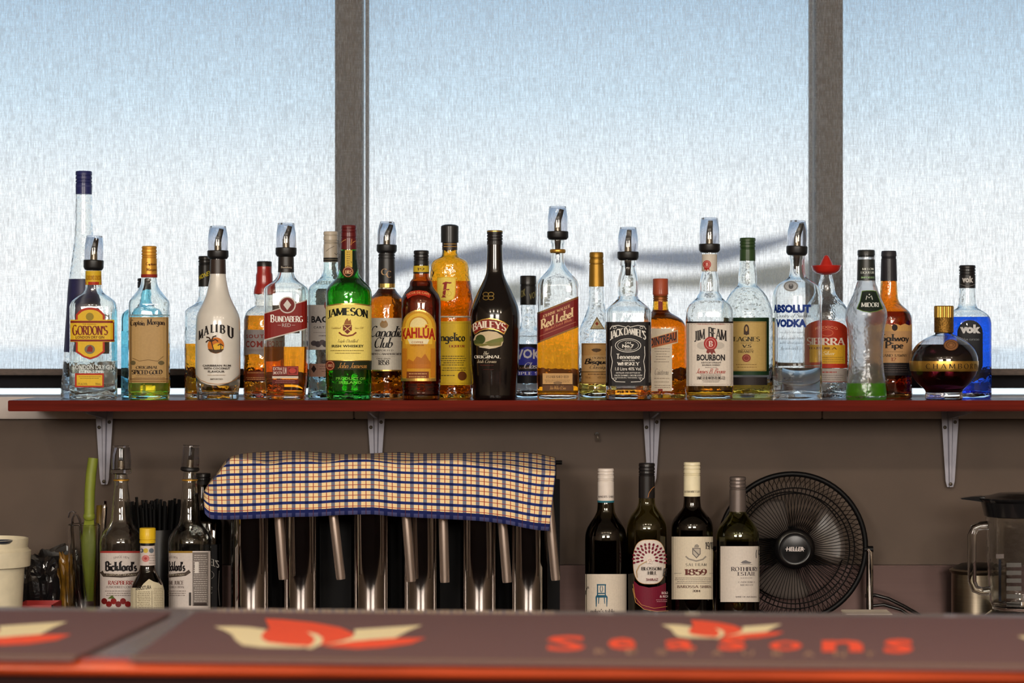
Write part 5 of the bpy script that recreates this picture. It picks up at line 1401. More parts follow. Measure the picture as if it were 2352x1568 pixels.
# white plastic tub at the end of the bench
tb = empty('plastic_tub', (at(-22, 1300, 4.12).x, 4.12, BENCH_Z))
tag(tb, 'white plastic tub with a stepped rim beside the dark crisp bag', 'tub')
st = 4.12 / FPX
def zt_(y): return at(0, y, 4.12).z - BENCH_Z
lathe_obj('tub_wall', [(0, 68 * st), (zt_(1300), 77 * st), (zt_(1299), 90 * st), (zt_(1264), 92 * st), (zt_(1262), 88 * st), (zt_(1256), 84 * st), (zt_(1240), 86 * st), (zt_(1236), 85.5 * st), (zt_(1236), 83 * st), (zt_(1262), 80 * st), (.01, 66 * st), (.01, .003)], plain((206, 196, 170), .45), tb, 56)
sc = empty('ladle', (at(2, 1238, 4.08).x, 4.08, zt_(1243) + BENCH_Z))
tag(sc, 'dark blue-black glossy ladle bowl resting across the white tub', 'ladle')
lathe_obj('bowl', [(-.004, .006), (.0, .018), (.004, .021), (.005, .020), (.001, .016)], plain((30, 40, 60), .15, .3), sc, 28)
tube_obj('handle', [(-.015, 0, .003), (-.06, .01, .008), (-.11, .02, .01)], .004, plain((24, 26, 32), .3), sc, 10)

# crumpled bags and a red tray
def bag(name, label, cx, Y, w, h, d, mat, seed, lean=0):
    rnd = random.Random(seed)
    bm = bmesh.new()
    bmesh.ops.create_icosphere(bm, subdivisions=4, radius=1)
    ph = [rnd.random() * 6 for _ in range(6)]
    for v in bm.verts:
        p = v.co
        q = Vector((math.copysign(abs(p.x) ** .7, p.x), math.copysign(abs(p.y) ** .8, p.y), math.copysign(abs(p.z) ** .6, p.z)))
        k = .10 * math.sin(7 * p.x + ph[0] + 3 * p.z) + .10 * math.sin(9 * p.z + ph[1] - 4 * p.y) + .08 * math.sin(13 * p.y + ph[2] + 8 * p.x) + .05 * (rnd.random() - .5)
        q *= 1 + k
        v.co = (q.x * w + lean * (q.z + 1) * h * .5, q.y * d, (q.z + 1.08) * h / 2)
        if v.co.z < 0: v.co.z = 0
    o = from_bm(name, bm, mat, None, False)
    o.location = (at(cx, 1300, Y).x, Y, BENCH_Z)
    tag(o, label, 'snack bag')
bag('crisp_bag', 'crumpled glossy black foil snack bag beside the white tub', 84, 4.29, .030, .128, .028, plain((18, 17, 19), .22, 0, .5, .2, (200, 200, 200), .3), 3, .05)
bag('crisp_bag', 'crumpled yellow and brown foil snack bag beside the tumbler of utensils', 149, 4.345, .013, .122, .016, plain((120, 84, 22), .3, 0, .3, .9, (60, 60, 30)), 8)
bag('crisp_bag', 'crumpled black bag tucked behind the tumbler of utensils', 130, 4.398, .040, .132, .013, plain((14, 13, 14), .3, 0, .3, .3, (200, 200, 200)), 12)
rt = at(95, 1382, 4.22)
tray = empty('red_tray', (rt.x, 4.22, BENCH_Z)); tag(tray, 'red plastic tray edge under the black snack bag', 'tray')
hh = rt.z - BENCH_Z
bev_box('tray_floor', -.034, .030, -.05, .03, 0, .004, plain((150, 26, 22), .4), tray)
for a in ((-.034, .030, -.05, -.046), (-.034, .030, .026, .03), (-.034, -.030, -.05, .03), (.026, .030, -.05, .03)):
    bev_box('tray_side', *a, .004, hh, plain((150, 26, 22), .4), tray, .001)

# six polished steel jugs under a checked tea towel
def jug(cx, hw, tube_top, tube_bot, label, first=[None]):
    Y = 4.285
    s = Y / FPX
    root = empty('steel_jug', (at(cx, 1300, Y).x, Y, BENCH_Z))
    tag(root, label, 'jug', 'polished steel jugs under the tea towel')
    zt = at(0, 1092, Y).z - BENCH_Z
    w = hw * s
    lathe_obj('jug_wall', [(0, w * .93), (.004, w * .97), (.02, w), (zt - .012, w), (zt - .003, w * 1.04), (zt, w * 1.05), (zt, w * 1.01), (zt - .012, w * .96), (.01, w * .95), (.008, .002)], chrome, root, 56)
    a, b2 = at(*tube_top, 4.235) - root.location, at(*tube_bot, 4.235) - root.location
    d = (a - b2) / (a - b2).length
    bm = bmesh.new()
    tube(bm, [b2, b2 + d * .004, a - d * .0, a + d * .045, Vector((a.x * .8, a.y * .6, a.z + .062))], [.0078, .0084, .0084, .0084, .0082], 20)
    bmesh.ops.recalc_face_normals(bm, faces=bm.faces)
    from_bm('tube_handle', bm, plain((176, 158, 146), .34, .85, 0, .12, (500, 500, 2)), root, True, math.radians(50))
    return root
for cx, hw, tt, tb2, lb in ((578, 46, (641, 1195), (651, 1330), 'polished steel jug at the end of the row near the lime cordial'), (692, 44, (767, 1195), (783, 1330), 'polished steel jug second in the row counting from the lime cordial'),
                        (852, 46, (934, 1195), (945, 1335), 'polished steel jug third in the row counting from the lime cordial'), (967, 44, (1018, 1195), (1022, 1337), 'polished steel jug third in the row counting from the white-capped wine'),
                        (1101, 44, (1154, 1200), (1165, 1337), 'polished steel jug second in the row counting from the white-capped wine'), (1214, 44, (1264, 1195), (1277, 1332), 'polished steel jug at the end of the row near the white-capped wine')):
    jug(cx, hw, tt, tb2, lb)
tw, nt, bt = new_mat('checked_cotton')
bt.inputs['Roughness'].default_value = .9
bt.inputs['Specular IOR Level'].default_value = .15
uvn = nt.nodes.new('ShaderNodeUVMap'); sp3 = nt.nodes.new('ShaderNodeSeparateXYZ'); nt.links.new(uvn.outputs[0], sp3.inputs[0])
def band(inp, centre, half):
    a = mth('ABSOLUTE', mth('SUBTRACT', mth('FRACT', inp, 0), centre), 0)
    return mth('LESS_THAN', a, half)
def mixc(fac, c1, c2):
    m = nt.nodes.new('ShaderNodeMix'); m.data_type = 'RGBA'
    nt.links.new(fac, m.inputs[0]) if not isinstance(fac, float) else setattr(m.inputs[0], 'default_value', fac)
    for i, c in ((6, c1), (7, c2)):
        if isinstance(c, tuple): m.inputs[i].default_value = c
        else: nt.links.new(c, m.inputs[i])
    return m.outputs[2]
U, V = sp3.outputs[0], sp3.outputs[1]
col = lin((232, 206, 158))
col = mixc(band(U, .25, .14), col, lin((108, 112, 132)))
col = mixc(band(U, .75, .03), col, lin((150, 44, 40)))
col = mixc(band(V, .25, .13), col, lin((34, 46, 104)))
col = mixc(band(V, .75, .03), col, lin((150, 44, 40)))
both = mth('MULTIPLY', band(U, .25, .14), band(V, .25, .13))
col = mixc(both, col, lin((18, 26, 76)))
hem = mth('LESS_THAN', V, .62)
hemc = mixc(band(U, .25, .14), lin((66, 70, 112)), lin((26, 34, 82)))
hemc = mixc(mth('GREATER_THAN', V, .34), hemc, lin((24, 32, 84)))
hemc = mixc(band(U, .75, .03), hemc, lin((70, 40, 60)))
col = mixc(hem, col, hemc)
nt.links.new(col, bt.inputs['Base Color'])
root = empty('tea_towel', (at(870, 1100, 4.24).x, 4.24, at(0, 1100, 4.24).z))
tag(root, 'blue, red and cream checked tea towel draped over the row of steel jugs', 'towel')
fr = pchip(*zip(*[(466, 1134), (480, 1112), (500, 1090), (518, 1066), (534, 1052), (570, 1056), (620, 1068), (660, 1060), (700, 1058), (745, 1064), (790, 1056), (830, 1054), (880, 1060), (930, 1066), (985, 1060), (1045, 1058), (1110, 1070), (1180, 1076), (1240, 1084), (1276, 1086)]))
fh = pchip(*zip(*[(466, 1178), (480, 1191), (520, 1193), (600, 1190), (660, 1187), (720, 1186), (790, 1182), (850, 1181), (910, 1186), (970, 1189), (1030, 1192), (1100, 1196), (1160, 1203), (1210, 1212), (1245, 1217), (1276, 1219)]))
fk = pchip(*zip(*[(466, 1132), (480, 1108), (500, 1084), (518, 1058), (534, 1047), (580, 1039), (660, 1035), (740, 1039), (800, 1043), (850, 1041), (920, 1038), (980, 1041), (1060, 1040), (1150, 1037), (1220, 1040), (1276, 1050)]))
NU, NV, NK = 110, 16, 6
v, f, uv = [], [], []
for i in range(NU + 1):
    px = 466 + (1276 - 466) * i / NU
    ridge, hemy, back = fr(px), fh(px), fk(px)
    for j in range(NV + NK + 1):
        if j <= NV:      # front drop from hem to ridge
            t = j / NV
            py = hemy + (ridge - hemy) * t
            x2 = px - (14 * (1 - t) * max(0, (px - 1180) / 96)) + 4 * (1 - t) * max(0, (560 - px) / 94)
            Y = 4.188 + .030 * t ** 1.5 + .006 * math.sin(px * .035 + 1) * (1 - t) + .0035 * math.sin(px * .085) * (1 - t * .5)
            w = (hemy - py) / 27.0 * (1.0 + .15 * t)
        else:            # over the top and back
            t = (j - NV) / NK
            py = ridge + (back - ridge) * math.sin(t * math.pi / 2)
            x2 = px
            Y = 4.218 + .14 * t
            w = (hemy - ridge) / 27.0 * 1.15 + t * 5.2
        v.append(at(x2, py, Y) - root.location)
        uv.append(((px - 466) / 30.2 + .35, w))
n1 = NV + NK + 1
for i in range(NU):
    for j in range(n1 - 1):
        a = i * n1 + j
        f.append((a, a + n1, a + n1 + 1, a + 1))
o = from_py('cloth', v, f, tw, root)
ul = o.data.uv_layers.new(name='UVMap')
for lp in o.data.loops: ul.data[lp.index].uv = uv[lp.vertex_index]
sd = o.modifiers.new('thick', 'SOLIDIFY'); sd.thickness = .0012; sd.offset = -1
# the rail the towel hangs over
rk = empty('jug_rack', (at(900, 1300, 4.37).x, 4.37, BENCH_Z))
tag(rk, 'black rack with a back panel and rail behind the steel jugs and tea towel', 'rack')
rx0, rx1 = at(530, 1300, 4.37).x - rk.location.x, at(1286, 1300, 4.37).x - rk.location.x
rack_m = plain((12, 11, 12), .6, 0, 0, .06, (60, 60, 60), 0, .12)
bev_box('back_panel', rx0, rx1, 0, .008, 0, at(0, 1100, 4.37).z - BENCH_Z, rack_m, rk, .001)
rz_ = at(0, 1062, 4.37).z - BENCH_Z
tube_obj('rail', [(rx0 - .004, .004, rz_), (rx1 + .004, .004, rz_)], .004, rack_m, rk)
for q in (rx0 + .01, rx1 - .01): tube_obj('upright', [(q, .004, .001), (q, .004, rz_)], .0035, rack_m, rk)

# four wine bottles
WY_ = 4.27
olive = (.22, .19, .08)
def wine(label, cx, prof, liquid_level, gcol=olive):
    b = Bottle('wine_bottle', label, cx, WY_, prof, z=BENCH_Z, group='opened wine bottles beside the fan')
    b.glass(glass(gcol, 0, 1.5), 3, 12)
    if liquid_level: b.fill(liquid_level, (.10, .01, .015))
    return b
lw = (214, 202, 186)
b = wine('wine bottle with white screw cap, teal ring and a blue chair on its label', 1391.5, [(1148, 18.2), (1156, 19), (1171, 20.3), (1185, 26), (1200, 36), (1214, 43.6), (1229, 47.3), (1240, 48), (1440, 48)], 1190)
b.cap(1075, 1153, 18.6, (216, 206, 198), (1083, 1090, 1100, 1104), hw1=19.2, bands=[(1148.5, 1153, (40, 106, 124))])
b.cap_marks([T("MAKER'S TABLE", 1374.5, 1409.5, 1138, 1142.5, (90, 80, 80), w=1)], 19.2)
tl = (30, 86, 112)
b.label([R(1344.5, 1438.5, 1318, 1446, lw)],
        [R(1371, 1392, 1341, 1344, tl), R(1371.5, 1374, 1343, 1367, tl), R(1389, 1391.5, 1343, 1367, tl), R(1371.5, 1391.5, 1361, 1363.5, tl), STRK([(1380, 1345), (1378.5, 1352), (1380.5, 1360)], 1.4, tl), STRK([(1383, 1345), (1384.5, 1352), (1382.5, 1360)], 1.4, tl), P([(1371, 1366), (1392, 1366), (1395.5, 1370), (1368.5, 1370)], tl),
         P([(1368.5, 1370), (1371.5, 1370), (1371, 1392.5), (1369.3, 1392.5)], tl), P([(1392.5, 1370), (1395.5, 1370), (1394.5, 1392.5), (1393, 1392.5)], tl), P([(1375, 1370), (1377, 1370), (1376, 1386), (1374.6, 1386)], tl), P([(1387, 1370), (1389, 1370), (1389.6, 1386), (1388.4, 1386)], tl), R(1370, 1395, 1370, 1371.6, tl),
         T("maker's table", 1357, 1411, 1398, 1406, (60, 54, 54), w=1), STRK([(1347, 1365), (1347, 1357), (1350, 1351), (1352, 1346), (1354, 1351)], 1.2, (50, 46, 46))])
b = wine('wine bottle with black screw cap and a white petal-tree label over maroon', 1485.5, [(1140, 18.3), (1156, 19.4), (1166, 23.5), (1176, 31), (1187, 38.5), (1200, 44), (1214, 46.4), (1440, 46.4)], 1270, (.42, .40, .15))
b.cap(1063, 1143, 18.4, (24, 21, 22), (1072, 1080, 1087, 1091), hw1=18.9)
b.cap_marks([STRK([(1488, 1142), (1491, 1131), (1497, 1122), (1503, 1117)], 1.0, (196, 130, 70))], 18.9)
oval = [(1491.5 + 37.4 * math.copysign(abs(math.cos(a * math.pi / 24)) ** .62, math.cos(a * math.pi / 24)), 1290 - 51.5 * math.copysign(abs(math.sin(a * math.pi / 24)) ** .8, math.sin(a * math.pi / 24))) for a in range(48)]
ov2 = [(1491.5 + (x - 1491.5) * .975, 1290 + (y - 1290) * .98) for x, y in oval]
mar = (112, 24, 46)
petals = []
rnd = random.Random(4)
for ring_, (r1, n_, L) in enumerate(((17, 9, 4.2), (26, 13, 4.6), (34, 15, 3.6))):
    for k in range(n_):
        a = math.radians(195 - 210 * k / (n_ - 1))
        x, y = 1491 + r1 * 1.0 * math.cos(a), 1283 - r1 * 1.0 * math.sin(a)
        if 1456 < x < 1527: petals.append(P([(x + L * c * math.cos(a) + 2.3 * d * math.sin(a), y - L * c * math.sin(a) + 2.3 * d * math.cos(a)) for c, d in ((1, 0), (.45, .85), (-.3, 1), (-.8, .55), (-1, 0), (-.8, -.55), (-.3, -1), (.45, -.85))], mar))
b.label([P(oval, (176, 128, 74)), P(ov2, (222, 212, 204)), P([(1456, 1333), (1468, 1344), (1490, 1349), (1512, 1346), (1529, 1338), (1529, 1402), (1505, 1403), (1480, 1398), (1464, 1384), (1457, 1362)], mar)],
        petals + [STRK([(1466, 1326), (1464, 1312), (1470, 1298), (1482, 1290), (1492, 1286)], 1.4, (176, 140, 80)), P([(1486, 1284), (1491, 1276), (1494, 1284), (1501, 1285), (1495, 1289), (1497, 1295), (1491, 1291), (1486, 1294)], (232, 216, 206)), RING(1492, 1286, 3, 3, .7, mar, 12),
         T('BLOSSOM', 1474, 1516, 1301, 1308.5, (44, 38, 38), w=1), T('HILL', 1487, 1506, 1311, 1318.5, (44, 38, 38), w=1), T('SHIRAZ', 1484, 1509, 1327, 1333, mar, 'sans', 1.3), T('BE', 1518, 1528, 1304, 1322, (26, 24, 28), w=1.2, shear=.25),
         T('BOLD', 1516, 1528.5, 1358, 1363.5, (226, 200, 200), 'sans', 1.8), T('& RICH', 1512, 1528.5, 1366, 1371.5, (226, 200, 200), 'sans', 1.8), LINES(1504, 1527, (1376, 1380), 1.4, (190, 140, 146), 4), STRK([(1458, 1340), (1462, 1370), (1475, 1388), (1500, 1396), (1527, 1392)], 1.0, (196, 140, 80)), STRK([(1457, 1350), (1463, 1382), (1480, 1398), (1505, 1403), (1529, 1402)], 1.2, (196, 140, 80))], vstep=40)
b = wine('wine bottle with cream screw cap and a cream label bearing a crest', 1589.5, [(1136, 18.6), (1150, 19.2), (1164, 21), (1174, 28), (1184, 37), (1195, 44), (1206, 47.4), (1216, 48), (1440, 48)], 1185, (.10, .07, .04))
b.cap(1060.6, 1139, 19, (226, 216, 184), (1069, 1077, 1087, 1091), hw1=19.5)
b.cap_marks([T('SALTRAM WINES ESTATE', 1572, 1607, 1126, 1131, (120, 112, 96), w=1)], 19.5)
g1 = (110, 104, 100)
b.label([R(1543, 1637, 1232, 1376, (220, 208, 186))],
        [P([(1590, 1258), (1609, 1258), (1609, 1272), (1599.5, 1282), (1590, 1272)], g1), P([(1592, 1260), (1607, 1260), (1607, 1271), (1599.5, 1279), (1592, 1271)], (190, 180, 166)), STRK([(1592, 1261), (1606, 1275)], 2.4, g1), P([(1594, 1257), (1596, 1251), (1601, 1249), (1606, 1253), (1604, 1257)], (150, 142, 132)), STRK([(1575, 1277), (1582, 1283), (1599, 1288), (1614, 1284), (1621, 1277)], 3.4, (150, 142, 132)),
         T('SALTRAM', 1575, 1622, 1293, 1299.5, (80, 74, 70), 'plain', .8, track=.2), T('1859', 1572.5, 1623, 1306, 1320, (104, 56, 50), w=1.25), STRK([(1549, 1316), (1566, 1316)], .6, g1), STRK([(1628, 1316), (1636, 1316)], .6, g1), LINES(1550, 1634, (1326, 1330, 1334, 1338), 1.3, (150, 140, 128), 7), T('BAROSSA SHIRAZ', 1556.5, 1634, 1343.5, 1349.5, (110, 84, 74), w=1.1, track=.06), T('2014', 1590, 1608, 1354, 1359, (96, 80, 72), w=1.2),
         T('19/10', 1619, 1636, 1244, 1262, (28, 26, 32), w=.8, con=.3)], vstep=48)
b = wine('olive-green wine bottle with grey screw cap and a plain white label, standing against the fan', 1694.5, [(1170, 18.6), (1178, 20), (1190, 28), (1202, 38), (1213, 44.5), (1224, 48), (1236, 49), (1440, 49)], 1240, (.50, .53, .18))
b.cap(1094.5, 1175, 18.6, (108, 98, 94), (1103, 1111, 1119, 1123), hw1=19.2, metal=.5)
b.label([R(1655, 1743.5, 1254, 1382, (216, 206, 196))],
        [P([(1701, 1292), (1706, 1288), (1713, 1286), (1719, 1289), (1726, 1291), (1722, 1294), (1706, 1294)], (120, 116, 118)), R(1700, 1728, 1295.5, 1296.3, g1), T('ROTHBURY', 1679, 1740, 1301.5, 1311, (60, 52, 56), w=1), T('ESTATE', 1693.5, 1734, 1313, 1321.5, (60, 52, 56), w=1), LINES(1700, 1730, (1326,), 1.6, (160, 150, 146), 3), T('CABERNET', 1695, 1733, 1334.5, 1338, (120, 112, 110), w=.9, track=.1), T('MERLOT', 1700, 1729, 1341, 1344.5, (120, 112, 110), w=.9, track=.1), T('WINE OF AUSTRALIA', 1689, 1737, 1368.5, 1371.5, (110, 102, 100), w=.9),
         STRK([(1737, 1262), (1735.5, 1270), (1736, 1281)], 1.2, (36, 34, 40)), STRK([(1742, 1262), (1740.5, 1268), (1742, 1274)], 1.2, (36, 34, 40))], vstep=48)

# desk fan
FY = 4.375
fc = at(1820, 1256, FY)
fan = empty('desk_fan', (fc.x, FY, BENCH_Z))
tag(fan, 'black wire-caged desk fan on chrome legs behind the wine bottles', 'fan')
fs = FY / FPX
H = fc.z - BENCH_Z
black = plain((9, 8, 9), .45, 0, 0, .06, (60, 60, 60), 0, .15)
Rf = 168 * fs
def fp(r, a, y): return (r * math.cos(a), y, H + r * math.sin(a))
tube_obj('outer_ring', [fp(Rf, 2 * math.pi * k / 72, 0) for k in range(72)], 6.2 * fs, black, fan, 12, True)
bm = bmesh.new()
for k in range(84):
    a = 2 * math.pi * k / 84
    tube(bm, [fp(44 * fs, a, -.034), fp(90 * fs, a, -.034), fp(132 * fs, a + .02, -.027), fp(156 * fs, a + .05, -.012), fp(Rf, a + .06, 0)], .00062, 4)
tag(from_bm('front_grille', bm, black, fan, True), kind='stuff')
bm = bmesh.new()
for k in range(84):
    a = 2 * math.pi * (k + .5) / 84
    tube(bm, [fp(30 * fs, a, .036), fp(110 * fs, a, .036), fp(142 * fs, a - .03, .028), fp(160 * fs, a - .09, .012), fp(Rf, a - .11, 0)], .00062, 4)
tag(from_bm('rear_grille', bm, black, fan, True), kind='stuff')
for r, y in ((126, -.0305), (138, -.026), (124, .0345)):
    tube_obj('grille_ring', [fp(r * fs, 2 * math.pi * k / 64, y) for k in range(64)], .0013, black, fan, 6, True)
hub = lathe_obj('grille_boss', [(0, 46 * fs), (.004, 46 * fs), (.007, 43 * fs), (.0085, 36 * fs), (.0075, 33 * fs), (.0085, 28 * fs), (.0092, .002)], plain((11, 10, 11), .25, 0, 0, .06, (60, 60, 60), 0, .3), fan, 56)
hub.rotation_euler = (math.pi / 2, 0, 0); hub.location = (0, -.032, H)
V2, F2 = sans_text('HELLER', .03, .15, 1.0)
ax, bx = min(p[0] for p in V2), max(p[0] for p in V2); ay, by = min(p[1] for p in V2), max(p[1] for p in V2)
vv = [((p[0] - ax) / (bx - ax) * 40 * fs - 20 * fs, -.0002, ((p[1] - ay) / (by - ay) - .5) * 10 * fs) for p in V2]
n = len(vv); vv += [(-22 * fs, -.0003, -.6 * fs), (22 * fs, -.0003, -.6 * fs), (22 * fs, -.0003, .6 * fs), (-22 * fs, -.0003, .6 * fs)]
lt = from_py('lettering', vv, list(F2) + [(n, n + 1, n + 2, n + 3)], plain((190, 180, 176), .3, .6), None, False)
lt.parent = hub; lt.matrix_parent_inverse = hub.matrix_basis.inverted(); lt.location = (0, -.0418, H)
lathe_obj('blade_hub', [(0, 34 * fs), (.03, 30 * fs), (.034, 20 * fs)], black, fan, 40).matrix_local = Matrix.Translation((0, .012, H)) @ Matrix.Rotation(math.pi / 2, 4, 'X')
lathe_obj('motor_housing', [(0, 44 * fs), (.04, 42 * fs), (.06, 30 * fs), (.066, .003)], black, fan, 40).matrix_local = Matrix.Translation((0, .036, H)) @ Matrix.Rotation(-math.pi / 2, 4, 'X')
blade_m, nt, bb = new_mat('smoky_plastic'); bb.inputs['Roughness'].default_value = .25
noise_tint(nt, bb, lin((112, 102, 97)), .1, (60, 60, 60))
bm0 = bmesh.new()
NR, NA = 8, 8
g = []
for i in range(NR + 1):
    r = (30 + 90 * i / NR) * fs
    half = math.radians(20 + 16 * math.sin(i / NR * math.pi * .6)) * (1 if i < NR else .8)
    row = []
    for j in range(NA + 1):
        u = 2 * j / NA - 1
        a = u * half + math.radians(10) * i / NR
        row.append(bm0.verts.new((r * math.cos(a), u * .012 * (1 - .3 * i / NR), r * math.sin(a))))
    g.append(row)
for i in range(NR):
    for j in range(NA):
        bm0.faces.new((g[i][j], g[i][j + 1], g[i + 1][j + 1], g[i + 1][j]))
bmesh.ops.solidify(bm0, geom=bm0.faces[:], thickness=.0016)
bme = bpy.data.meshes.new('fan_blade'); bm0.to_mesh(bme); bm0.free(); bme.materials.append(blade_m)
bme.polygons.foreach_set('use_smooth', [True] * len(bme.polygons))
for k in range(3):
    o = bpy.data.objects.new('fan_blade', bme); COL.objects.link(o); o.parent = fan
    o.location = (0, -.004, H); o.rotation_euler = (0, -math.radians(128 + 120 * k), 0)
for sx in (-1, 1):
    xx = sx * (Rf + .0075)
    tube_obj('chrome_leg', [(xx * .97, 0, H - .004), (xx, 0, H - .008), (xx, 0, .012), (xx * .97, 0, .005), (xx * .9, 0, .005)], .0064, chrome, fan, 16)
    o = lathe_obj('tilt_knob', [(-.008, .006), (.008, .006)], black, fan, 20); o.location = (xx * .985, 0, H - .004); o.rotation_euler = (0, math.pi / 2, 0)
tube_obj('foot_bar', [(-Rf * .92, 0, .005), (Rf * .92, 0, .005)], .005, chrome, fan, 12)
for sx in (-1, 1): tube_obj('foot', [(sx * Rf * .7, -.06, .004), (sx * Rf * .7, .035, .004)], .004, black, fan, 10)
cb = tube_obj('power_cable', [at(1988, 1368, 4.40), at(2010, 1366, 4.40), at(2040, 1374, 4.39), at(2075, 1391, 4.38), at(2110, 1411, 4.36), at(2150, 1445, 4.33), Vector((at(2180, 1445, 4.3).x, 4.30, BENCH_Z + .004))], .0034, mat_black(), None, 10)
tag(cb, 'black power cable looping over the steel bench beside the fan', 'cable')
cb = tube_obj('power_cable', [at(1992, 1392, 4.41), at(2030, 1388, 4.41), at(2070, 1400, 4.41), at(2105, 1425, 4.40), Vector((at(2140, 1450, 4.4).x, 4.40, BENCH_Z + .004))], .003, mat_black(), None, 10)
tag(cb, 'thin black cable lying low behind the looping cable on the bench', 'cable')
p0, p1 = at(1937, 1404, 4.08), at(2044, 1404, 4.08)
cr = empty('card_box', ((p0.x + p1.x) / 2, 4.08, BENCH_Z)); tag(cr, 'small white card box at the foot of the chrome fan leg', 'box')
hw = (p1.x - p0.x) / 2; hh = p0.z - BENCH_Z
bev_box('box_body', -hw * .96, hw * .92, -.03, .03, 0, hh - .003, plain((206, 196, 182), .7), cr, .0015)
bev_box('lid_flap', -hw, hw, -.033, .033, hh - .0035, hh, plain((214, 204, 190), .7), cr, .0012)

# blender jug on its motor base, kettle behind
BY = 4.22
BZ = at(0, 1400, BY).z
b = Bottle('blender', 'glass blender jug with black lid and looped glass handle on its motor base', 2342, BY,
           [(1178, 77), (1200, 76), (1260, 75), (1330, 72), (1380, 68), (1394, 62)], z=BZ, cat='blender')
b.glass(glass((.95, .97, .97), 0, 1.5, .12), 4, 9)
s = b.s; Z = b.zz
lathe_obj('lid', [(Z(1186), 74 * s), (Z(1184), 80 * s), (Z(1152), 88 * s), (Z(1146), 96 * s), (Z(1142), 97 * s), (Z(1138), 70 * s), (Z(1132), 48 * s), (Z(1130), .002)], plain((20, 20, 22), .2, 0, .4), b.root, 56)
bm = bmesh.new()
q = [(-84, 1152), (-84, 1138), (-112, 1140), (-136, 1143.5), (-134, 1146), (-108, 1149)]
r0 = [bm.verts.new((x * s, -.016 if x > -100 else -.006, Z(y))) for x, y in q]; r1 = [bm.verts.new((x * s, .016 if x > -100 else .006, Z(y))) for x, y in q]
bm.faces.new(r0); bm.faces.new(r1[::-1])
for k in range(6): bm.faces.new((r0[k], r1[k], r1[(k + 1) % 6], r0[(k + 1) % 6]))
bmesh.ops.recalc_face_normals(bm, faces=bm.faces)
from_bm('lid_tab', bm, plain((20, 20, 22), .2, 0, .4), b.root, True, math.radians(40))
hp = [(2268, 1206), (2252, 1207), (2238, 1213), (2232, 1228), (2232, 1280), (2233, 1335), (2240, 1352), (2256, 1358), (2276, 1356)]
hp3 = [at(x, y, BY) - b.root.location for x, y in hp]
tube_obj('handle', hp3, [10 * s] * len(hp3), glass((.95, .97, .97)), b.root, 20)
for k, y in enumerate(range(1292, 1385, 18)):
    b.marks([R(2312, 2346, y, y + 10, (92, 90, 88))], 'measure_mark', vstep=None)
b.marks([R(2288, 2306, 1272, 1282, (120, 112, 110)), R(2294, 2300, 1284, 1380, (40, 42, 50))], 'measure_scale')
lathe_obj('blade_spindle', [(Z(1391), 22 * s), (Z(1380), 20 * s), (Z(1376), 8 * s), (Z(1362), 6 * s)], chrome, b.root, 24)
lathe_obj('motor_base', [(BENCH_Z - BZ, 84 * s), (-.012, 82 * s), (-.001, 64 * s)], mat_black(), b.root, 40)
KY_ = 4.37
kt = empty('steel_flask', (at(2246, 1300, KY_).x, KY_, BENCH_Z)); tag(kt, 'brushed steel cylindrical flask with a black lid behind the blender', 'flask')
s = KY_ / FPX
def kz(y): return at(0, y, KY_).z - BENCH_Z
lathe_obj('flask_wall', [(0, 60 * s), (kz(1316), 60 * s), (kz(1312), 64 * s), (kz(1308), 65 * s), (kz(1305), 60 * s)], plain((170, 158, 138), .3, 1.0, 0, .08, (3, 3, 300)), kt, 56)
lathe_obj('lid', [(kz(1306), 58 * s), (kz(1300), 50 * s), (kz(1294), 38 * s), (kz(1292), .003)], mat_black(), kt, 40)

# ------------------------------------------------------------------ the front bar
BT = 1.147
ang = -math.radians(3.8)
bar = empty('bar_counter', (0, 2.632, 0), ang)
tag(bar, 'glossy red-brown wooden bar counter with a rounded front edge', 'bar counter')
bar_wood, nt, bb = new_mat('bar_wood')
noise_tint(nt, bb, lin((172, 66, 30)), .35, (4, 50, 50), 6)
bb.inputs['Roughness'].default_value = .26
bb.inputs['Specular IOR Level'].default_value = .45
def extr(name, prof, mat):
    bm = bmesh.new()
    rows = [[bm.verts.new((x, y, z)) for y, z in prof] for x in (-2.2, 2.2)]
    n = len(prof)
    for k in range(n): bm.faces.new((rows[0][k], rows[1][k], rows[1][(k + 1) % n], rows[0][(k + 1) % n]))
    bm.faces.new(rows[0][::-1]); bm.faces.new(rows[1])
    bmesh.ops.recalc_face_normals(bm, faces=bm.faces)
    return from_bm(name, bm, mat, bar, True, math.radians(30))
extr('bar_top', [(.54, BT), (.55, BT - .006), (.55, BT - .045), (.0605, BT - .045), (.0605, BT - .0165), (.046, BT - .0165), (.046, BT)], plain((150, 138, 140), .22, 0, .3, .06, (12, 12, 12)))
extr('front_nosing', [(.0455, BT + .0005), (.0455, BT - .0165), (.008, BT - .0165), (.002, BT - .014), (-.002, BT - .0105), (-.003, BT - .0075), (-.001, BT - .003), (.006, BT + .0004), (.024, BT + .0016)], bar_wood)
bev_box('front_panel', -2.2, 2.2, .02, .06, 0, BT - .0165, plain((34, 12, 10), .6, 0, 0, .3, (4, 40, 40), 0, .1), bar)
bev_box('back_panel', -2.2, 2.2, .50, .53, 0, BT - .045, plain((50, 24, 18), .6), bar)

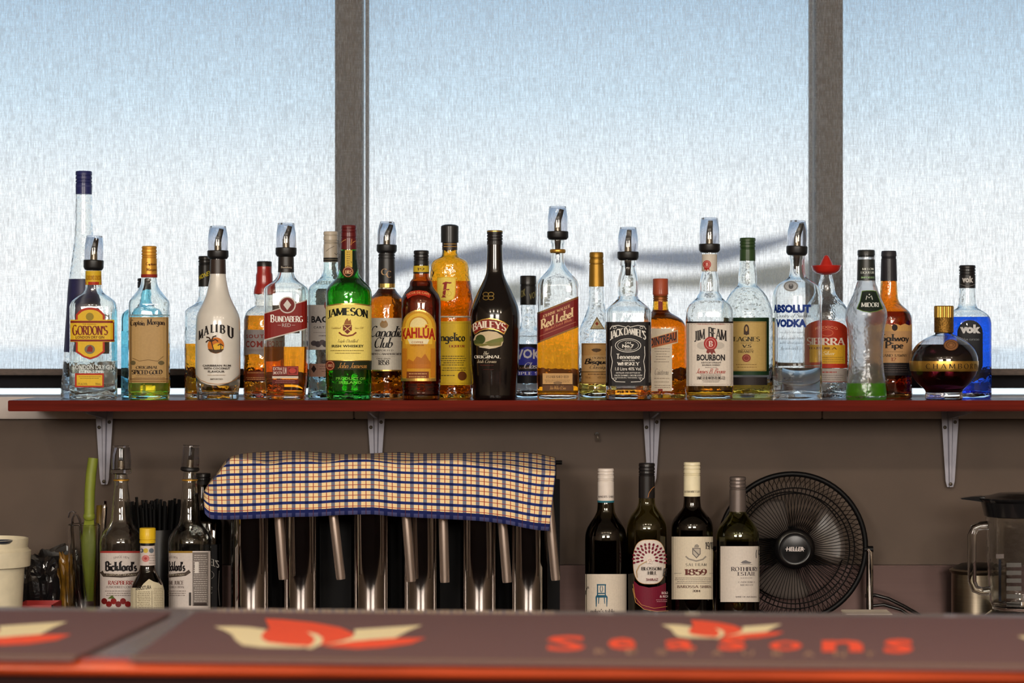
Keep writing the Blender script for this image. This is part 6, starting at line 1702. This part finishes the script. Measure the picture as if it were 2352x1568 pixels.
MZ = BT + .006
def plane_pt(px, py, z):
    Y = (CAMZ - z) * FPX / (py - 784)
    return Vector(((px - 1176) * Y / FPX, Y, z))
def mat_slab(name, label, poly):
    bot = [plane_pt(x, y, MZ) for x, y in poly]
    v = [(p.x, p.y, BT + .0022) for p in bot] + [(p.x, p.y, MZ) for p in bot]
    n = len(poly)
    f = [tuple(range(n - 1, -1, -1)), tuple(range(n, 2 * n))] + [(i, (i + 1) % n, n + (i + 1) % n, n + i) for i in range(n)]
    root = empty(name, (0, 0, 0)); tag(root, label, 'bar mat')
    bm = bmesh.new(); vs = [bm.verts.new(p) for p in v]
    for q in f: bm.faces.new([vs[i] for i in q])
    bmesh.ops.recalc_face_normals(bm, faces=bm.faces)
    from_bm('mat_cloth', bm, plain((112, 84, 84), .85, 0, 0, .08, (300, 300, 300), 0, .2), root, False)
    return root
def mat_print(root, name, elems):
    mats, v, f, mi = [], [], [], []
    for k, el in enumerate(elems):
        if el['c'] not in mats: mats.append(el['c'])
        b0 = len(v)
        v += [plane_pt(x, y, MZ + .0003 + .00006 * k) for x, y in el['v']]
        for q in el['f']:
            f.append(tuple(b0 + i for i in q)); mi.append(mats.index(el['c']))
    me = bpy.data.meshes.new(name); me.from_pydata(v, [], f); me.update()
    o = obj(name, me, [plain(c, .8, 0, 0, .05, (300, 300, 300), 0, .2) for c in mats], root, False)
    me.polygons.foreach_set('material_index', mi)
    return o
OG, CR = (255, 92, 58), (255, 236, 190)
LOTUS = [([(492, 1438), (540, 1438), (575, 1440), (612, 1445), (603, 1456), (604, 1468), (640, 1477), (720, 1484), (690, 1487), (600, 1486), (558, 1481), (542, 1470), (532, 1456), (515, 1447)], CR),
         ([(814, 1445), (890, 1440), (970, 1435), (940, 1447), (908, 1464), (850, 1468), (800, 1474), (765, 1479), (740, 1482), (790, 1470), (815, 1456)], CR),
         ([(815, 1471), (900, 1465), (978, 1464), (945, 1477), (880, 1486), (820, 1489), (770, 1486), (740, 1482), (770, 1477)], OG),
         ([(609, 1420), (650, 1422), (720, 1429), (780, 1440), (813, 1454), (808, 1464), (770, 1474), (720, 1484), (660, 1480), (615, 1474), (600, 1465), (604, 1452), (619, 1443)], OG),
         ([(705, 1450), (730, 1456), (742, 1466), (738, 1478), (716, 1489), (702, 1488), (718, 1478), (724, 1466)], CR)]
def lotus(fx, fy): return [P([(fx(x), fy(y)) for x, y in pts], c) for pts, c in LOTUS]
far = lambda x: 1401.5 + (x - 0) * .0074
near = lambda x: 1508.5 + (x - 0) * .0098
m1 = mat_slab('bar_mat', 'dark mauve bar runner with an orange lotus print ending before the bare strip of counter', [(-420, far(-420)), (392, far(392)), (168, near(168)), (-460, near(-460))])
mat_print(m1, 'lotus_print', lotus(lambda x: x - 815, lambda y: y - 8))
m2 = mat_slab('bar_mat', 'dark mauve bar runner lettered in orange with lotus prints along the counter', [(450, far(450)), (2900, far(2900)), (2900, near(2900)), (300, near(300))])
mat_print(m2, 'lotus_print', lotus(lambda x: x, lambda y: y))
mat_print(m2, 'lotus_print', lotus(lambda x: 1518 + (x - 490) * 282 / 487, lambda y: 1423 + (y - 1420) * 43 / 69))
mat_print(m2, 'lotus_print', lotus(lambda x: 2335 + (x - 490), lambda y: y + 22))
seas = [('S', 1256, 1345, 1459, 1494), ('e', 1396, 1461, 1464, 1491), ('a', 1527, 1597, 1468, 1491), ('s', 1650, 1714, 1462, 1493), ('o', 1766, 1843, 1471, 1493), ('n', 1888, 1982, 1470, 1496), ('s', 2030, 2098, 1467, 1499)]
mat_print(m2, 'lettering', [T(c, x0, x1, y0, y1, OG, 'sans', 2.0) for c, x0, x1, y0, y1 in seas] +
          [T(c, x, x + (26 if c != 'T' else 20), 1490 + i * .8, 1501 + i * .8, (176, 140, 116), 'sans', 1.6) for i, (c, x) in enumerate(zip('RESTAURANT', (1366, 1438, 1506, 1576, 1634, 1705, 1774, 1845, 1916, 1988)))])
bd = (132, 108, 92)
mat_print(m1, 'border_band', [P([(-460, near(-460) - 6), (180, near(180) - 6), (168, near(168)), (-460, near(-460))], bd)])
mat_print(m2, 'border_band', [P([(294, near(294) - 6), (2900, near(2900) - 6), (2900, near(2900)), (300, near(300))], bd)])
